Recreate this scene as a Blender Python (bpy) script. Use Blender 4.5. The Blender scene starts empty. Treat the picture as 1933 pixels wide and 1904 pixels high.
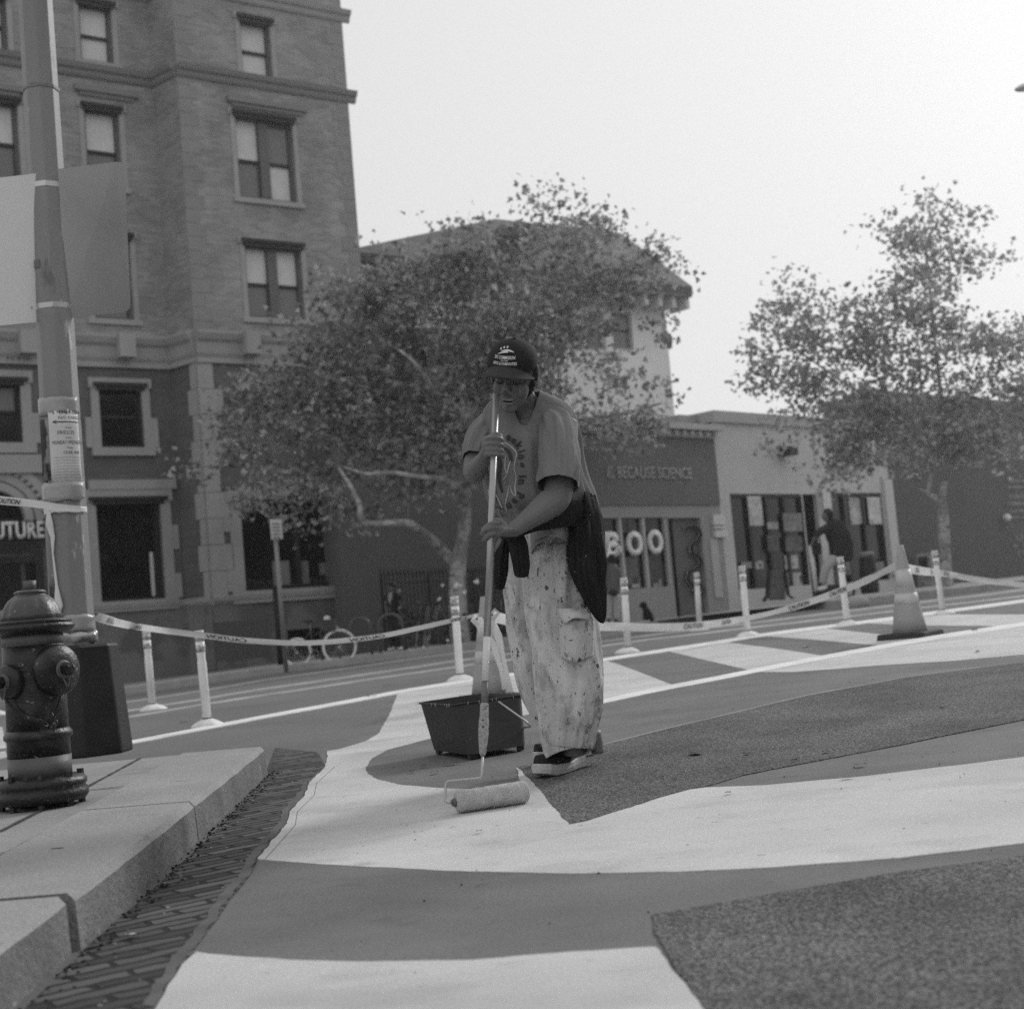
import bpy, bmesh, math, random
from math import sin, cos, pi, radians, sqrt, atan2, exp
from mathutils import Vector, Matrix, noise
from mathutils.bvhtree import BVHTree

random.seed(7)
C = bpy.context.scene.collection
S = bpy.context.scene

# ------------------------------------------------------------------ camera
FPX, CX, CY = 2758.0, 966.5, 952.0          # focal length and centre in reference pixels (1933 x 1904)
CAMZ = 0.60
pitch = math.atan(223 / FPX); roll = math.atan(.085)
up_c = Vector((-sin(roll) * cos(pitch), cos(roll) * cos(pitch), sin(pitch)))   # right, up, forward
fy = Vector((0, 0, 1)) - up_c * up_c.z; fy.normalize()
fx = up_c.cross(fy) if up_c.cross(fy).x > 0 else -up_c.cross(fy)
RW = Matrix((fx, fy, up_c))                  # camera (right, up, forward) -> world
def ray(x, y): return RW @ Vector(((x - CX) / FPX, -(y - CY) / FPX, 1.0))
def P(x, y, z):
    v = ray(x, y) * z; v.z += CAMZ; return v
VIEW = RW @ Vector((0, 0, 1)); RIGHT = RW @ Vector((1, 0, 0)); UPV = RW @ Vector((0, 1, 0))

cam = bpy.data.objects.new('camera', bpy.data.cameras.new('camera')); C.objects.link(cam)
M3 = Matrix((RIGHT, UPV, -VIEW)).transposed()
cam.matrix_world = Matrix.Translation((0, 0, CAMZ)) @ M3.to_4x4()
cam.data.lens = 80; cam.data.sensor_width = 80 * 1933 / FPX; cam.data.sensor_fit = 'HORIZONTAL'
cam.data.clip_start = .05; cam.data.clip_end = 3000
cam.data.dof.use_dof = True; cam.data.dof.focus_distance = 5.15; cam.data.dof.aperture_fstop = 6.3
S.camera = cam

# ------------------------------------------------------------------ world and sun
w = bpy.data.worlds.new('World'); S.world = w; w.use_nodes = True
nt = w.node_tree; nt.nodes.clear()
SUN_EL, SUN_AZ = radians(30), radians(42)     # azimuth from +Y towards +X: behind the right tree
sky = nt.nodes.new('ShaderNodeTexSky'); sky.sky_type = 'NISHITA'; sky.sun_disc = False
sky.sun_elevation = SUN_EL; sky.sun_rotation = SUN_AZ; sky.air_density = 1.6; sky.dust_density = 5.0; sky.altitude = 50
bw = nt.nodes.new('ShaderNodeRGBToBW'); pw = nt.nodes.new('ShaderNodeMath'); pw.operation = 'POWER'; pw.inputs[1].default_value = .13
bg = nt.nodes.new('ShaderNodeBackground'); out = nt.nodes.new('ShaderNodeOutputWorld')
nt.links.new(sky.outputs[0], bw.inputs[0]); nt.links.new(bw.outputs[0], pw.inputs[0]); nt.links.new(pw.outputs[0], bg.inputs[0])
bg.inputs[1].default_value = .64
nt.links.new(bg.outputs[0], out.inputs[0])
sl = bpy.data.lights.new('sun', 'SUN'); sl.energy = 1.7; sl.angle = radians(11); sl.color = (1, 1, 1)
so = bpy.data.objects.new('sun', sl); C.objects.link(so)
sd = Vector((sin(SUN_AZ) * cos(SUN_EL), cos(SUN_AZ) * cos(SUN_EL), sin(SUN_EL)))
so.rotation_euler = sd.to_track_quat('Z', 'Y').to_euler(); so.location = sd * 40
S.view_settings.view_transform = 'Standard'; S.view_settings.look = 'None'
S.view_settings.exposure = 0; S.view_settings.gamma = 1; S.view_settings.use_curve_mapping = False
S.cycles.use_denoising = False
S.cycles.max_bounces = 6; S.cycles.transparent_max_bounces = 6

# ------------------------------------------------------------------ mesh helpers
class MB:
    def __init__(s): s.v = []; s.f = []; s.uv = None
    def add(s, vs, fs):
        b = len(s.v); s.v += [Vector(v) for v in vs]; s.f += [tuple(b + i for i in f) for f in fs]; return s
    def quad(s, a, b, c, d): return s.add([a, b, c, d], [(0, 1, 2, 3)])
    def box(s, c, size, m=None):
        x, y, z = (k / 2 for k in size); c = Vector(c)
        vs = [Vector((i * x, j * y, k * z)) for i in (-1, 1) for j in (-1, 1) for k in (-1, 1)]
        vs = [(m @ v if m else v) + c for v in vs]
        return s.add(vs, [(0, 1, 3, 2), (4, 6, 7, 5), (0, 4, 5, 1), (2, 3, 7, 6), (0, 2, 6, 4), (1, 5, 7, 3)])
    def hexa(s, b, t):      # four bottom corners, four top corners
        return s.add(list(b) + list(t), [(3, 2, 1, 0), (4, 5, 6, 7), (0, 1, 5, 4), (1, 2, 6, 5), (2, 3, 7, 6), (3, 0, 4, 7)])
    def tube(s, pts, rad, n=10, caps=True, ell=None, ref=None):
        pts = [Vector(p) for p in pts]; k = len(pts)
        if not hasattr(rad, '__len__'): rad = [rad] * k
        rings = []; up = ref
        for i, p in enumerate(pts):
            t = (pts[min(i + 1, k - 1)] - pts[max(i - 1, 0)]).normalized()
            if up is None: up = Vector((0, 0, 1)) if abs(t.z) < .9 else Vector((0, 1, 0))
            a = t.cross(up).normalized(); b = a.cross(t).normalized()
            if ref is None: up = b
            r2 = ell[i] if ell else rad[i]
            rings.append([p + a * cos(2 * pi * j / n) * rad[i] + b * sin(2 * pi * j / n) * r2 for j in range(n)])
        s.rings(rings, caps); return s
    def rings(s, rings, caps=True, closed=False):
        n = len(rings[0]); b = len(s.v)
        for r in rings: s.v += r
        for i in range(len(rings) - 1):
            for j in range(n):
                s.f.append((b + i * n + j, b + i * n + (j + 1) % n, b + (i + 1) * n + (j + 1) % n, b + (i + 1) * n + j))
        if caps:
            s.f.append(tuple(b + j for j in reversed(range(n)))); s.f.append(tuple(b + (len(rings) - 1) * n + j for j in range(n)))
        return s
    def lathe(s, prof, m=None, n=24, wave=None):
        rings = []
        for r, z in prof:
            ring = []
            for j in range(n):
                rr = r * (1 + (wave(2 * pi * j / n, z) if wave else 0))
                v = Vector((rr * cos(2 * pi * j / n), rr * sin(2 * pi * j / n), z))
                ring.append(m @ v if m else v)
            rings.append(ring)
        return s.rings(rings)
    def ell(s, c, r, m=None, n=14):
        c = Vector(c); rings = []
        for i in range(1, n):
            a = pi * i / n
            ring = []
            for j in range(n * 2):
                v = Vector((r[0] * sin(a) * cos(pi * j / n), r[1] * sin(a) * sin(pi * j / n), r[2] * cos(a)))
                ring.append((m @ v if m else v) + c)
            rings.append(ring)
        return s.rings(rings)

def obj(name, mb, mat, parent=None, smooth=False, kind=None):
    me = bpy.data.meshes.new(name); me.from_pydata([tuple(v) for v in mb.v], [], mb.f)
    me.validate(); me.update()
    if mat: me.materials.append(mat)
    bm = bmesh.new(); bm.from_mesh(me); bmesh.ops.recalc_face_normals(bm, faces=bm.faces); bm.to_mesh(me); bm.free()
    if smooth: me.shade_smooth()
    o = bpy.data.objects.new(name, me); C.objects.link(o)
    if parent:
        o.parent = parent; o.matrix_parent_inverse = parent.matrix_basis.inverted()
    if kind: o['kind'] = kind
    return o
def leafobj(name, mb, mat, parent=None):      # as obj, no normal recalculation (thousands of loose faces)
    me = bpy.data.meshes.new(name); me.from_pydata([tuple(v) for v in mb.v], [], mb.f); me.update(); me.materials.append(mat)
    o = bpy.data.objects.new(name, me); C.objects.link(o)
    if parent: o.parent = parent; o.matrix_parent_inverse = parent.matrix_basis.inverted()
    return o
def thing(name, label, cat, loc=(0, 0, 0), group=None):
    o = bpy.data.objects.new(name, None); C.objects.link(o); o.location = loc
    o.matrix_basis = Matrix.Translation(loc); o.empty_display_size = .1
    return tag(o, label, cat, group)
def tag(o, label, cat, group=None):
    o['label'] = label; o['category'] = cat
    if group: o['group'] = group
    return o
def copy_tree(o, parent=None):
    c = o.copy(); C.objects.link(c)
    if parent: c.parent = parent
    for ch in o.children: copy_tree(ch, c)
    return c
def mods(o, *specs):
    for t, kw in specs:
        m = o.modifiers.new(t, t)
        for k, v in kw.items(): setattr(m, k, v)
    return o
def bake(o):
    dg = bpy.context.evaluated_depsgraph_get(); dg.update()
    me = bpy.data.meshes.new_from_object(o.evaluated_get(dg)); old = o.data
    o.modifiers.clear(); o.data = me; me.name = old.name
    return o
def bevel(o, w=.01, seg=2): return mods(o, ('BEVEL', dict(width=w, segments=seg, limit_method='ANGLE')))

# ------------------------------------------------------------------ materials (all greys: the photograph is black and white)
def mat(name, v, rough=.8, var=0, scale=5, bump=0, bscale=40, spec=.3, metal=0, v2=None, thr=None, coords='Object', stretch=None, emit=None, fine=0, fscale=300, layers=(), wr=None):
    m = bpy.data.materials.new(name); m.use_nodes = True; n = m.node_tree.nodes; l = m.node_tree.links
    b = n['Principled BSDF']; b.inputs['Roughness'].default_value = rough; b.inputs['Metallic'].default_value = metal
    b.inputs['Specular IOR Level'].default_value = spec
    tc = n.new('ShaderNodeTexCoord'); src = tc.outputs[coords]
    if stretch:
        mp = n.new('ShaderNodeMapping'); mp.inputs['Scale'].default_value = stretch; l.new(src, mp.inputs[0]); src = mp.outputs[0]
    def noi(sc, det=4, rgh=.55):
        t = n.new('ShaderNodeTexNoise'); t.inputs['Scale'].default_value = sc; t.inputs['Detail'].default_value = det
        t.inputs['Roughness'].default_value = rgh; l.new(src, t.inputs['Vector']); return t.outputs[0]
    def rng(s, a, b_, c, d):
        r = n.new('ShaderNodeMapRange'); l.new(s, r.inputs[0])
        for i, q in enumerate((a, b_, c, d)): r.inputs[i + 1].default_value = q
        return r.outputs[0]
    def mul(a, b_):
        q = n.new('ShaderNodeMath'); q.operation = 'MULTIPLY'; l.new(a, q.inputs[0])
        if isinstance(b_, (int, float)): q.inputs[1].default_value = b_
        else: l.new(b_, q.inputs[1])
        return q.outputs[0]
    col = None
    if var: col = rng(noi(scale), .3, .7, v * (1 - var), v * (1 + var))
    else:
        q = n.new('ShaderNodeValue'); q.outputs[0].default_value = v; col = q.outputs[0]
    if fine: col = mul(col, rng(noi(fscale, 2), .25, .75, 1 - fine, 1 + fine))
    for (sc, a, b_, val, det) in layers:        # stains: where noise passes a..b_ the colour becomes val
        mx = n.new('ShaderNodeMix'); mx.data_type = 'FLOAT'
        l.new(rng(noi(sc, det, .6), a, b_, 0, 1), mx.inputs[0]); l.new(col, mx.inputs[2]); mx.inputs[3].default_value = val
        col = mx.outputs[0]
    l.new(col, b.inputs['Base Color'])
    if bump:
        bp = n.new('ShaderNodeBump'); bp.inputs['Strength'].default_value = bump; bp.inputs['Distance'].default_value = .01
        l.new(noi(bscale, 5), bp.inputs['Height']); l.new(bp.outputs[0], b.inputs['Normal'])
    if wr:                                     # cloth creases: (scale, strength)
        wv = n.new('ShaderNodeTexNoise'); wv.noise_type = 'RIDGED_MULTIFRACTAL'; wv.inputs['Scale'].default_value = wr[0]; wv.inputs['Detail'].default_value = 3; wv.inputs['Distortion'].default_value = .8
        l.new(src, wv.inputs['Vector']); b2 = n.new('ShaderNodeBump'); b2.inputs['Strength'].default_value = wr[1]; b2.inputs['Distance'].default_value = .02
        l.new(wv.outputs[0], b2.inputs['Height'])
        if bump: l.new(bp.outputs[0], b2.inputs['Normal'])
        l.new(b2.outputs[0], b.inputs['Normal'])
    if emit:
        b.inputs['Emission Color'].default_value = (1, 1, 1, 1); b.inputs['Emission Strength'].default_value = emit
    m['c'] = 1
    return m
def brickmat(name, v, mortar, bw_=.22, bh=.075, ms=.01, var=.25, axis=None, rough=.9, bump=.4, jit=0):
    m = mat(name, v, rough=rough); n = m.node_tree.nodes; l = m.node_tree.links; b = n['Principled BSDF']
    tc = n.new('ShaderNodeTexCoord'); br = n.new('ShaderNodeTexBrick')
    vec = tc.outputs['Object']
    if axis:                                   # axis = (u direction, v direction) in object space
        cb = n.new('ShaderNodeCombineXYZ')
        for i, a in enumerate(axis):
            d = n.new('ShaderNodeVectorMath'); d.operation = 'DOT_PRODUCT'; d.inputs[1].default_value = a
            l.new(vec, d.inputs[0]); l.new(d.outputs['Value'], cb.inputs[i])
        vec = cb.outputs[0]
    if jit:
        jn = n.new('ShaderNodeTexNoise'); jn.inputs['Scale'].default_value = 14; l.new(vec, jn.inputs['Vector']); ja = n.new('ShaderNodeVectorMath'); ja.operation = 'MULTIPLY_ADD'
        ja.inputs[1].default_value = (jit, jit, jit); l.new(jn.outputs['Color'], ja.inputs[0]); l.new(vec, ja.inputs[2]); vec = ja.outputs[0]
    l.new(vec, br.inputs['Vector'])
    br.inputs['Scale'].default_value = 1; br.inputs['Brick Width'].default_value = bw_; br.inputs['Row Height'].default_value = bh
    br.inputs['Mortar Size'].default_value = ms; br.inputs['Mortar Smooth'].default_value = .3
    br.inputs['Color1'].default_value = (v * (1 - var),) * 3 + (1,); br.inputs['Color2'].default_value = (v * (1 + var),) * 3 + (1,)
    br.inputs['Mortar'].default_value = (mortar,) * 3 + (1,)
    no = n.new('ShaderNodeTexNoise'); no.inputs['Scale'].default_value = .9; no.inputs['Detail'].default_value = 6; l.new(tc.outputs['Object'], no.inputs['Vector'])
    mr = n.new('ShaderNodeMapRange'); mr.inputs[1].default_value = .3; mr.inputs[2].default_value = .7; mr.inputs[3].default_value = .8; mr.inputs[4].default_value = 1.2
    l.new(no.outputs[0], mr.inputs[0])
    mx = n.new('ShaderNodeVectorMath'); mx.operation = 'SCALE'; l.new(br.outputs['Color'], mx.inputs[0]); l.new(mr.outputs[0], mx.inputs['Scale'])
    l.new(mx.outputs[0], b.inputs['Base Color'])
    bp = n.new('ShaderNodeBump'); bp.inputs['Strength'].default_value = bump; bp.inputs['Distance'].default_value = .01; bp.invert = True
    l.new(br.outputs['Fac'], bp.inputs['Height']); l.new(bp.outputs[0], b.inputs['Normal'])
    return m
def coarse(name, lo, hi, sc):                  # exposed-aggregate asphalt
    m = mat(name, lo, rough=.9, spec=.2); n = m.node_tree.nodes; l = m.node_tree.links; b = n['Principled BSDF']
    tc = n.new('ShaderNodeTexCoord'); v = n.new('ShaderNodeTexVoronoi'); v.inputs['Scale'].default_value = sc
    l.new(tc.outputs['Object'], v.inputs['Vector'])
    sp = n.new('ShaderNodeSeparateColor'); l.new(v.outputs['Color'], sp.inputs[0])
    rr = n.new('ShaderNodeMapRange'); rr.inputs[1].default_value = .35; rr.inputs[2].default_value = 1; rr.inputs[3].default_value = lo; rr.inputs[4].default_value = hi
    l.new(sp.outputs[0], rr.inputs[0])
    nn = n.new('ShaderNodeTexNoise'); nn.inputs['Scale'].default_value = 2.2; nn.inputs['Detail'].default_value = 5; l.new(tc.outputs['Object'], nn.inputs['Vector'])
    m2 = n.new('ShaderNodeMapRange'); m2.inputs[1].default_value = .3; m2.inputs[2].default_value = .7; m2.inputs[3].default_value = .75; m2.inputs[4].default_value = 1.3
    l.new(nn.outputs[0], m2.inputs[0])
    q = n.new('ShaderNodeMath'); q.operation = 'MULTIPLY'; l.new(rr.outputs[0], q.inputs[0]); l.new(m2.outputs[0], q.inputs[1]); l.new(q.outputs[0], b.inputs['Base Color'])
    bp = n.new('ShaderNodeBump'); bp.inputs['Strength'].default_value = .8; bp.inputs['Distance'].default_value = .006; l.new(v.outputs['Distance'], bp.inputs['Height']); l.new(bp.outputs[0], b.inputs['Normal'])
    return m
def glass(name, v=.02, rough=.08, spec=.5):
    m = mat(name, v, rough=rough, spec=spec); return m
def leafmat(name, lo, hi, sc=3.0):
    m = mat(name, lo, rough=.6, spec=.25); n = m.node_tree.nodes; l = m.node_tree.links; b = n['Principled BSDF']
    tc = n.new('ShaderNodeTexCoord'); a = n.new('ShaderNodeTexWhiteNoise'); 
    g = n.new('ShaderNodeNewGeometry')
    l.new(g.outputs['Random Per Island'], a.inputs['Vector']) if False else None
    mr = n.new('ShaderNodeMapRange'); mr.inputs[3].default_value = lo; mr.inputs[4].default_value = hi
    l.new(g.outputs['Random Per Island'], mr.inputs[0]); l.new(mr.outputs[0], b.inputs['Base Color'])
    tr = n.new('ShaderNodeBsdfTranslucent'); l.new(mr.outputs[0], tr.inputs[0])
    ms = n.new('ShaderNodeMixShader'); ms.inputs[0].default_value = .35
    o = n['Material Output']; l.new(b.outputs[0], ms.inputs[1]); l.new(tr.outputs[0], ms.inputs[2]); l.new(ms.outputs[0], o.inputs[0])
    return m

WHITE_P = mat('white_road_paint', .55, rough=.7, var=.13, scale=1.1, bump=.45, bscale=150, fine=.16, fscale=190, layers=((1.7, .52, .72, .40, 7), (5, .60, .72, .45, 7), (22, .68, .72, .28, 4), (70, .70, .73, .2, 3)), stretch=(1, 1.6, 1))
GREY_P = mat('grey_road_paint', .155, rough=.8, var=.2, scale=1.6, bump=.5, bscale=150, fine=.28, fscale=190, layers=((14, .70, .74, .09, 3), (1.2, .55, .8, .20, 7), (4, .60, .74, .11, 7), (38, .67, .72, .10, 3)), stretch=(1, 1.5, 1))
ASPH = mat('asphalt', .15, rough=.9, var=.14, scale=.6, bump=.3, bscale=160, fine=.15, fscale=120)
COARSE = coarse('coarse_asphalt', .06, .27, 210)
LANE = mat('worn_lane_paint', .34, rough=.8, var=.35, scale=3)
LINE = mat('line_paint', .74, rough=.7, var=.15, scale=5, fine=.1)
CONC = mat('concrete', .285, rough=.9, var=.16, scale=1.8, bump=.5, bscale=110, fine=.22, fscale=200, layers=((9, .64, .74, .20, 6), (2.2, .56, .74, .20, 7), (60, .70, .73, .10, 3)))
KERBM = mat('kerb_stone', .315, rough=.9, var=.14, scale=2.5, bump=.7, bscale=90, fine=.24, fscale=180, layers=((5, .60, .76, .20, 7), (55, .69, .72, .12, 3)))
SEAM = mat('joint', .06, rough=1)
PAVE = mat('far_pavement', .24, rough=.9, var=.12, scale=.8, fine=.1, fscale=60)
def brickfloor():
    return brickmat('gutter_brick', .085, .018, .19, .055, .008, .55, axis=((.83, .56, 0), (-.56, .83, 0)), bump=1.0, jit=.035)
GUTB = brickfloor()
DARK = mat('dark_paint', .028, rough=.5, var=.3, scale=14, bump=.15, bscale=60, layers=((34, .70, .72, .25, 3),))
METAL = mat('galvanised_metal', .62, rough=.42, var=.14, scale=6, metal=.55, fine=.05, layers=((3, .64, .72, .22, 6),))

# ------------------------------------------------------------------ ground height (the street is not flat)
SK = (-.45, -.3, -.15, 0, .1, .2, .3, .4, .55)
YK = (0, 2, 5.3, 12, 16, 20, 29, 36, 60)
T = ((-.62,) * 9, (-.61,) * 9,
     (-.60, -.59, -.57, -.55, -.54, -.53, -.52, -.51, -.50),
     (-.54, -.52, -.49, -.45, -.41, -.38, -.35, -.33, -.31),
     (-.57, -.54, -.50, -.44, -.345, -.31, -.285, -.265, -.25),
     (-.66, -.61, -.54, -.46, -.36, -.26, -.22, -.18, -.15),
     (-.82, -.78, -.57, -.42, -.31, -.21, -.17, -.08, .0),
     (-.82, -.80, -.60, -.45, -.33, -.18, -.10, .0, .1),
     (-1., -1., -.7, -.6, -.4, -.2, .0, .1, .2))
def cr(a, b, c, d, t): return b + .5 * t * (c - a + t * (2 * a - 5 * b + 4 * c - d + t * (3 * (b - c) + d - a)))
def gz(X, Y):
    Y = min(max(Y, 0.01), 59.9); s = min(max(X / max(Y, 2.5), SK[0] + 1e-4), SK[-1] - 1e-4)
    i = max(k for k in range(len(SK) - 1) if SK[k] <= s); t = (s - SK[i]) / (SK[i + 1] - SK[i]); t = t * t * (3 - 2 * t) * .5 + t * .5
    row = lambda r: T[r][i] * (1 - t) + T[r][i + 1] * t
    j = max(k for k in range(len(YK) - 1) if YK[k] <= Y); u = (Y - YK[j]) / (YK[j + 1] - YK[j])
    return CAMZ + row(j) * (1 - u) + row(j + 1) * u
def G(px, py, off=0.0):                        # point where the view ray of a reference pixel meets the street
    d = ray(px, py); t0 = 1.2; f0 = CAMZ + d.z * t0 - gz(d.x * t0, d.y * t0) - off
    t = t0
    while t < 55:
        t2 = t * 1.02; f = CAMZ + d.z * t2 - gz(d.x * t2, d.y * t2) - off
        if f <= 0:
            a, b = t, t2
            for _ in range(22):
                m = (a + b) / 2
                if CAMZ + d.z * m - gz(d.x * m, d.y * m) - off > 0: a = m
                else: b = m
            t = (a + b) / 2; break
        t = t2
    return Vector((d.x * t, d.y * t, gz(d.x * t, d.y * t) + off))
def depth(p): return (Vector(p) - Vector((0, 0, CAMZ))).dot(VIEW)

def drape(name, poly, m, off, side=0.0, maxlen=.34, pix=True, kind='structure', parent=None, jag=0):
    """a sheet that follows the street, given by its outline in reference pixels"""
    pts = []
    for i, a in enumerate(poly):
        b = poly[(i + 1) % len(poly)]
        pa, pb = (G(*a), G(*b)) if pix else (Vector((*a, 0)), Vector((*b, 0)))
        k = max(1, min(60, int((pb - pa).length / (maxlen * .5))))
        if jag: k = max(k, min(80, int((pb - pa).length / .03)))
        for q in range(k):
            v = pa.lerp(pb, q / k)
            if jag and q: v += Vector((noise.noise(v * 9), noise.noise(v * 9 + Vector((5, 5, 5))), 0)) * jag + Vector((noise.noise(v * 40), noise.noise(v * 40 + Vector((5, 5, 5))), 0)) * jag * .5
            pts.append(Vector((v.x, v.y, 0)))
    bm = bmesh.new(); vs = [bm.verts.new(p) for p in pts]
    try: f = bm.faces.new(vs)
    except ValueError: bm.free(); return None
    bmesh.ops.triangulate(bm, faces=bm.faces)
    for _ in range(9):
        es = [e for e in bm.edges if e.calc_length() > maxlen * (1 + .09 * max(0, e.verts[0].co.y - 2))]
        if not es: break
        bmesh.ops.subdivide_edges(bm, edges=es, cuts=1); bmesh.ops.triangulate(bm, faces=bm.faces)
    for v in bm.verts: v.co.z = gz(v.co.x, v.co.y) + off
    if not side and off < .016: side = off + .001
    if side:
        be = [e for e in bm.edges if e.is_boundary]
        r = bmesh.ops.extrude_edge_only(bm, edges=be)
        for v in r['geom']:
            if isinstance(v, bmesh.types.BMVert): v.co.z -= side
    if not side and off < .016:
        for e in [e for e in bm.edges if e.is_boundary]: pass
    bmesh.ops.recalc_face_normals(bm, faces=bm.faces)
    up = sum((f.normal.z * f.calc_area() for f in bm.faces)); 
    if up < 0: bmesh.ops.reverse_faces(bm, faces=bm.faces)
    me = bpy.data.meshes.new(name); bm.to_mesh(me); bm.free(); me.materials.append(m)
    o = bpy.data.objects.new(name, me); C.objects.link(o)
    if kind: o['kind'] = kind
    if parent: o.parent = parent; o.matrix_parent_inverse = parent.matrix_basis.inverted()
    return o
def strip(poly, wd):                            # polyline of pixels -> outline polygon with width wd pixels (vertical)
    return [(x, y - wd / 2) for x, y in poly] + [(x, y + wd / 2) for x, y in reversed(poly)]

# street sheet: a polar-ish grid following the height table, then a far apron to the horizon
mb = MB(); xs = [i for i in range(-40, 41)]; ys = []
y = 0.2
while y < 70: ys.append(y); y *= 1.045
ys = [-60, -20, -5] + ys + [90, 140, 260, 600, 1500]
nx = len(xs)
for yy in ys:
    for i in xs:
        X = (i / 40) * .62 * max(abs(yy), 9) * (1 if abs(i) < 32 else 1 + (abs(i) - 32) * .5)
        mb.v.append(Vector((X, yy, gz(X, max(yy, .01)))))
for a in range(len(ys) - 1):
    for b in range(nx - 1):
        q = a * nx + b; mb.f.append((q, q + 1, q + nx + 1, q + nx))
obj('road', mb, ASPH, kind='structure', smooth=True)

# ------------------------------------------------------------------ painted street
EDGE_L = [(295, 1904), (346, 1821), (374, 1785), (414, 1731), (432, 1699), (468, 1659), (486, 1623), (540, 1558), (547, 1533), (576, 1501), (583, 1479), (615, 1447), (619, 1418)]
SW = [(486, 1623), (533, 1627), (594, 1632), (696, 1638), (888, 1647), (1080, 1651), (1272, 1648), (1464, 1639), (1694, 1622), (1933, 1594), (2100, 1570)]
# grey field under everything near
drape('grey_paint', [(255, 1990), (346, 1821), (468, 1659), (560, 1540), (640, 1430), (750, 1310), (860, 1289), (1140, 1246), (1434, 1200), (1797, 1153), (2100, 1105), (2500, 1400), (2700, 2300), (300, 2300)], GREY_P, .002)
# white sweep: the lobe at the left and the broad band across
drape('white_paint', EDGE_L[6:] + [(640, 1415), (690, 1400), (715, 1385), (735, 1350), (751, 1309), (860, 1289), (1000, 1268), (1140, 1246), (1268, 1293),
      (1140, 1322), (1000, 1348), (860, 1383), (800, 1398), (735, 1415), (702, 1432), (690, 1450), (694, 1462), (712, 1472), (760, 1483), (850, 1490), (930, 1491), (985, 1487),
      (975, 1450), (985, 1452), (1030, 1506), (1075, 1558), (1110, 1551), (1200, 1522), (1300, 1492), (1330, 1488), (1440, 1484), (1600, 1470), (1800, 1447), (1933, 1430), (2100, 1405)] + SW[::-1], WHITE_P, .004, jag=.006)
drape('white_paint', [(371, 1799), (396, 1803), (540, 1814), (696, 1818), (888, 1815), (1080, 1799), (1237, 1790), (1262, 1822), (1300, 1868), (1326, 1904), (1400, 1995), (240, 2000), (295, 1904), (340, 1830)], WHITE_P, .004, jag=.006)
drape('white_paint', [(1428, 1269), (1560, 1242), (1680, 1222), (1773, 1205), (1933, 1181), (2100, 1158), (2100, 1215), (1933, 1236), (1800, 1248), (1653, 1257), (1500, 1269)], WHITE_P, .004, jag=.005)
# hatched blocks between the two edge lines
drape('white_paint', [(1255, 1228), (1434, 1200), (1368, 1212), (1563, 1240), (1412, 1265), (1314, 1242)], WHITE_P, .004, jag=.005)
drape('white_paint', [(1434, 1200), (1623, 1176), (1557, 1186), (1743, 1207), (1686, 1221), (1560, 1210)], WHITE_P, .004, jag=.005)
drape('white_paint', [(1623, 1176), (1797, 1153), (1760, 1160), (1933, 1160), (2050, 1150), (2050, 1158), (1893, 1183), (1743, 1181)], WHITE_P, .004, jag=.005)
drape('white_paint', [(-60, 1388), (4, 1372), (12, 1412), (-60, 1422)], WHITE_P, .004)
drape('white_paint', [(-60, 1430), (10, 1418), (14, 1429), (-60, 1446)], WHITE_P, .004)
# edge lines
drape('edge_line', strip([(1134, 1326), (1265, 1298), (1416, 1269), (1608, 1232), (1773, 1203), (1933, 1179), (2100, 1155)], 8), LINE, .007)
drape('edge_line', strip([(247, 1402), (541, 1346), (751, 1307), (860, 1289), (1140, 1246), (1250, 1229), (1434, 1200), (1623, 1176), (1797, 1153), (2000, 1125)], 6), LINE, .007)
for ln, wd in (([(60, 1370), (239, 1342), (387, 1319), (485, 1302), (667, 1276), (849, 1249), (1000, 1229), (1125, 1213), (1314, 1188), (1500, 1166), (1683, 1143), (1933, 1113), (2050, 1100)], 3.4),
               ([(60, 1384), (239, 1354), (387, 1329), (667, 1287), (880, 1256), (1125, 1221), (1314, 1197), (1500, 1176), (1700, 1152), (1933, 1125), (2050, 1112)], 3.4),
               ([(200, 1330), (500, 1283), (770, 1244), (900, 1227)], 2.2)):
    drape('lane_line', strip(ln, wd), LANE, .004)
# coarse unpainted asphalt
drape('coarse_asphalt', [(977, 1449), (1030, 1440), (1140, 1408), (1300, 1368), (1527, 1314), (1713, 1280), (1850, 1262), (2050, 1236), (2050, 1345), (1933, 1360), (1700, 1408), (1500, 1446), (1400, 1466), (1330, 1488), (1300, 1492), (1200, 1522), (1110, 1551), (1075, 1558), (1030, 1506)], COARSE, .0056, jag=.008)
drape('coarse_asphalt', [(1230, 1731), (1450, 1692), (1694, 1651), (1933, 1619), (2150, 1588), (2400, 1800), (2400, 2050), (1420, 2050), (1326, 1902), (1268, 1820), (1245, 1780)], COARSE, .0056, jag=.008)
drape('paint_rim', strip([(1140, 1407), (1300, 1367), (1527, 1313), (1713, 1279), (1850, 1261)], .9), LANE, .0062, side=.0005)
drape('gutter_crack', [(a[0] + 14 + 3 * (i % 2), a[1] + 1) for i, a in enumerate(EDGE_L[6:12])] + [(a[0] + 15.2 + 3 * ((5 - i) % 2), a[1] + 1) for i, a in enumerate(reversed(EDGE_L[6:12]))], mat('crack', .16, rough=1), .0046, side=.0002)

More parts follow.
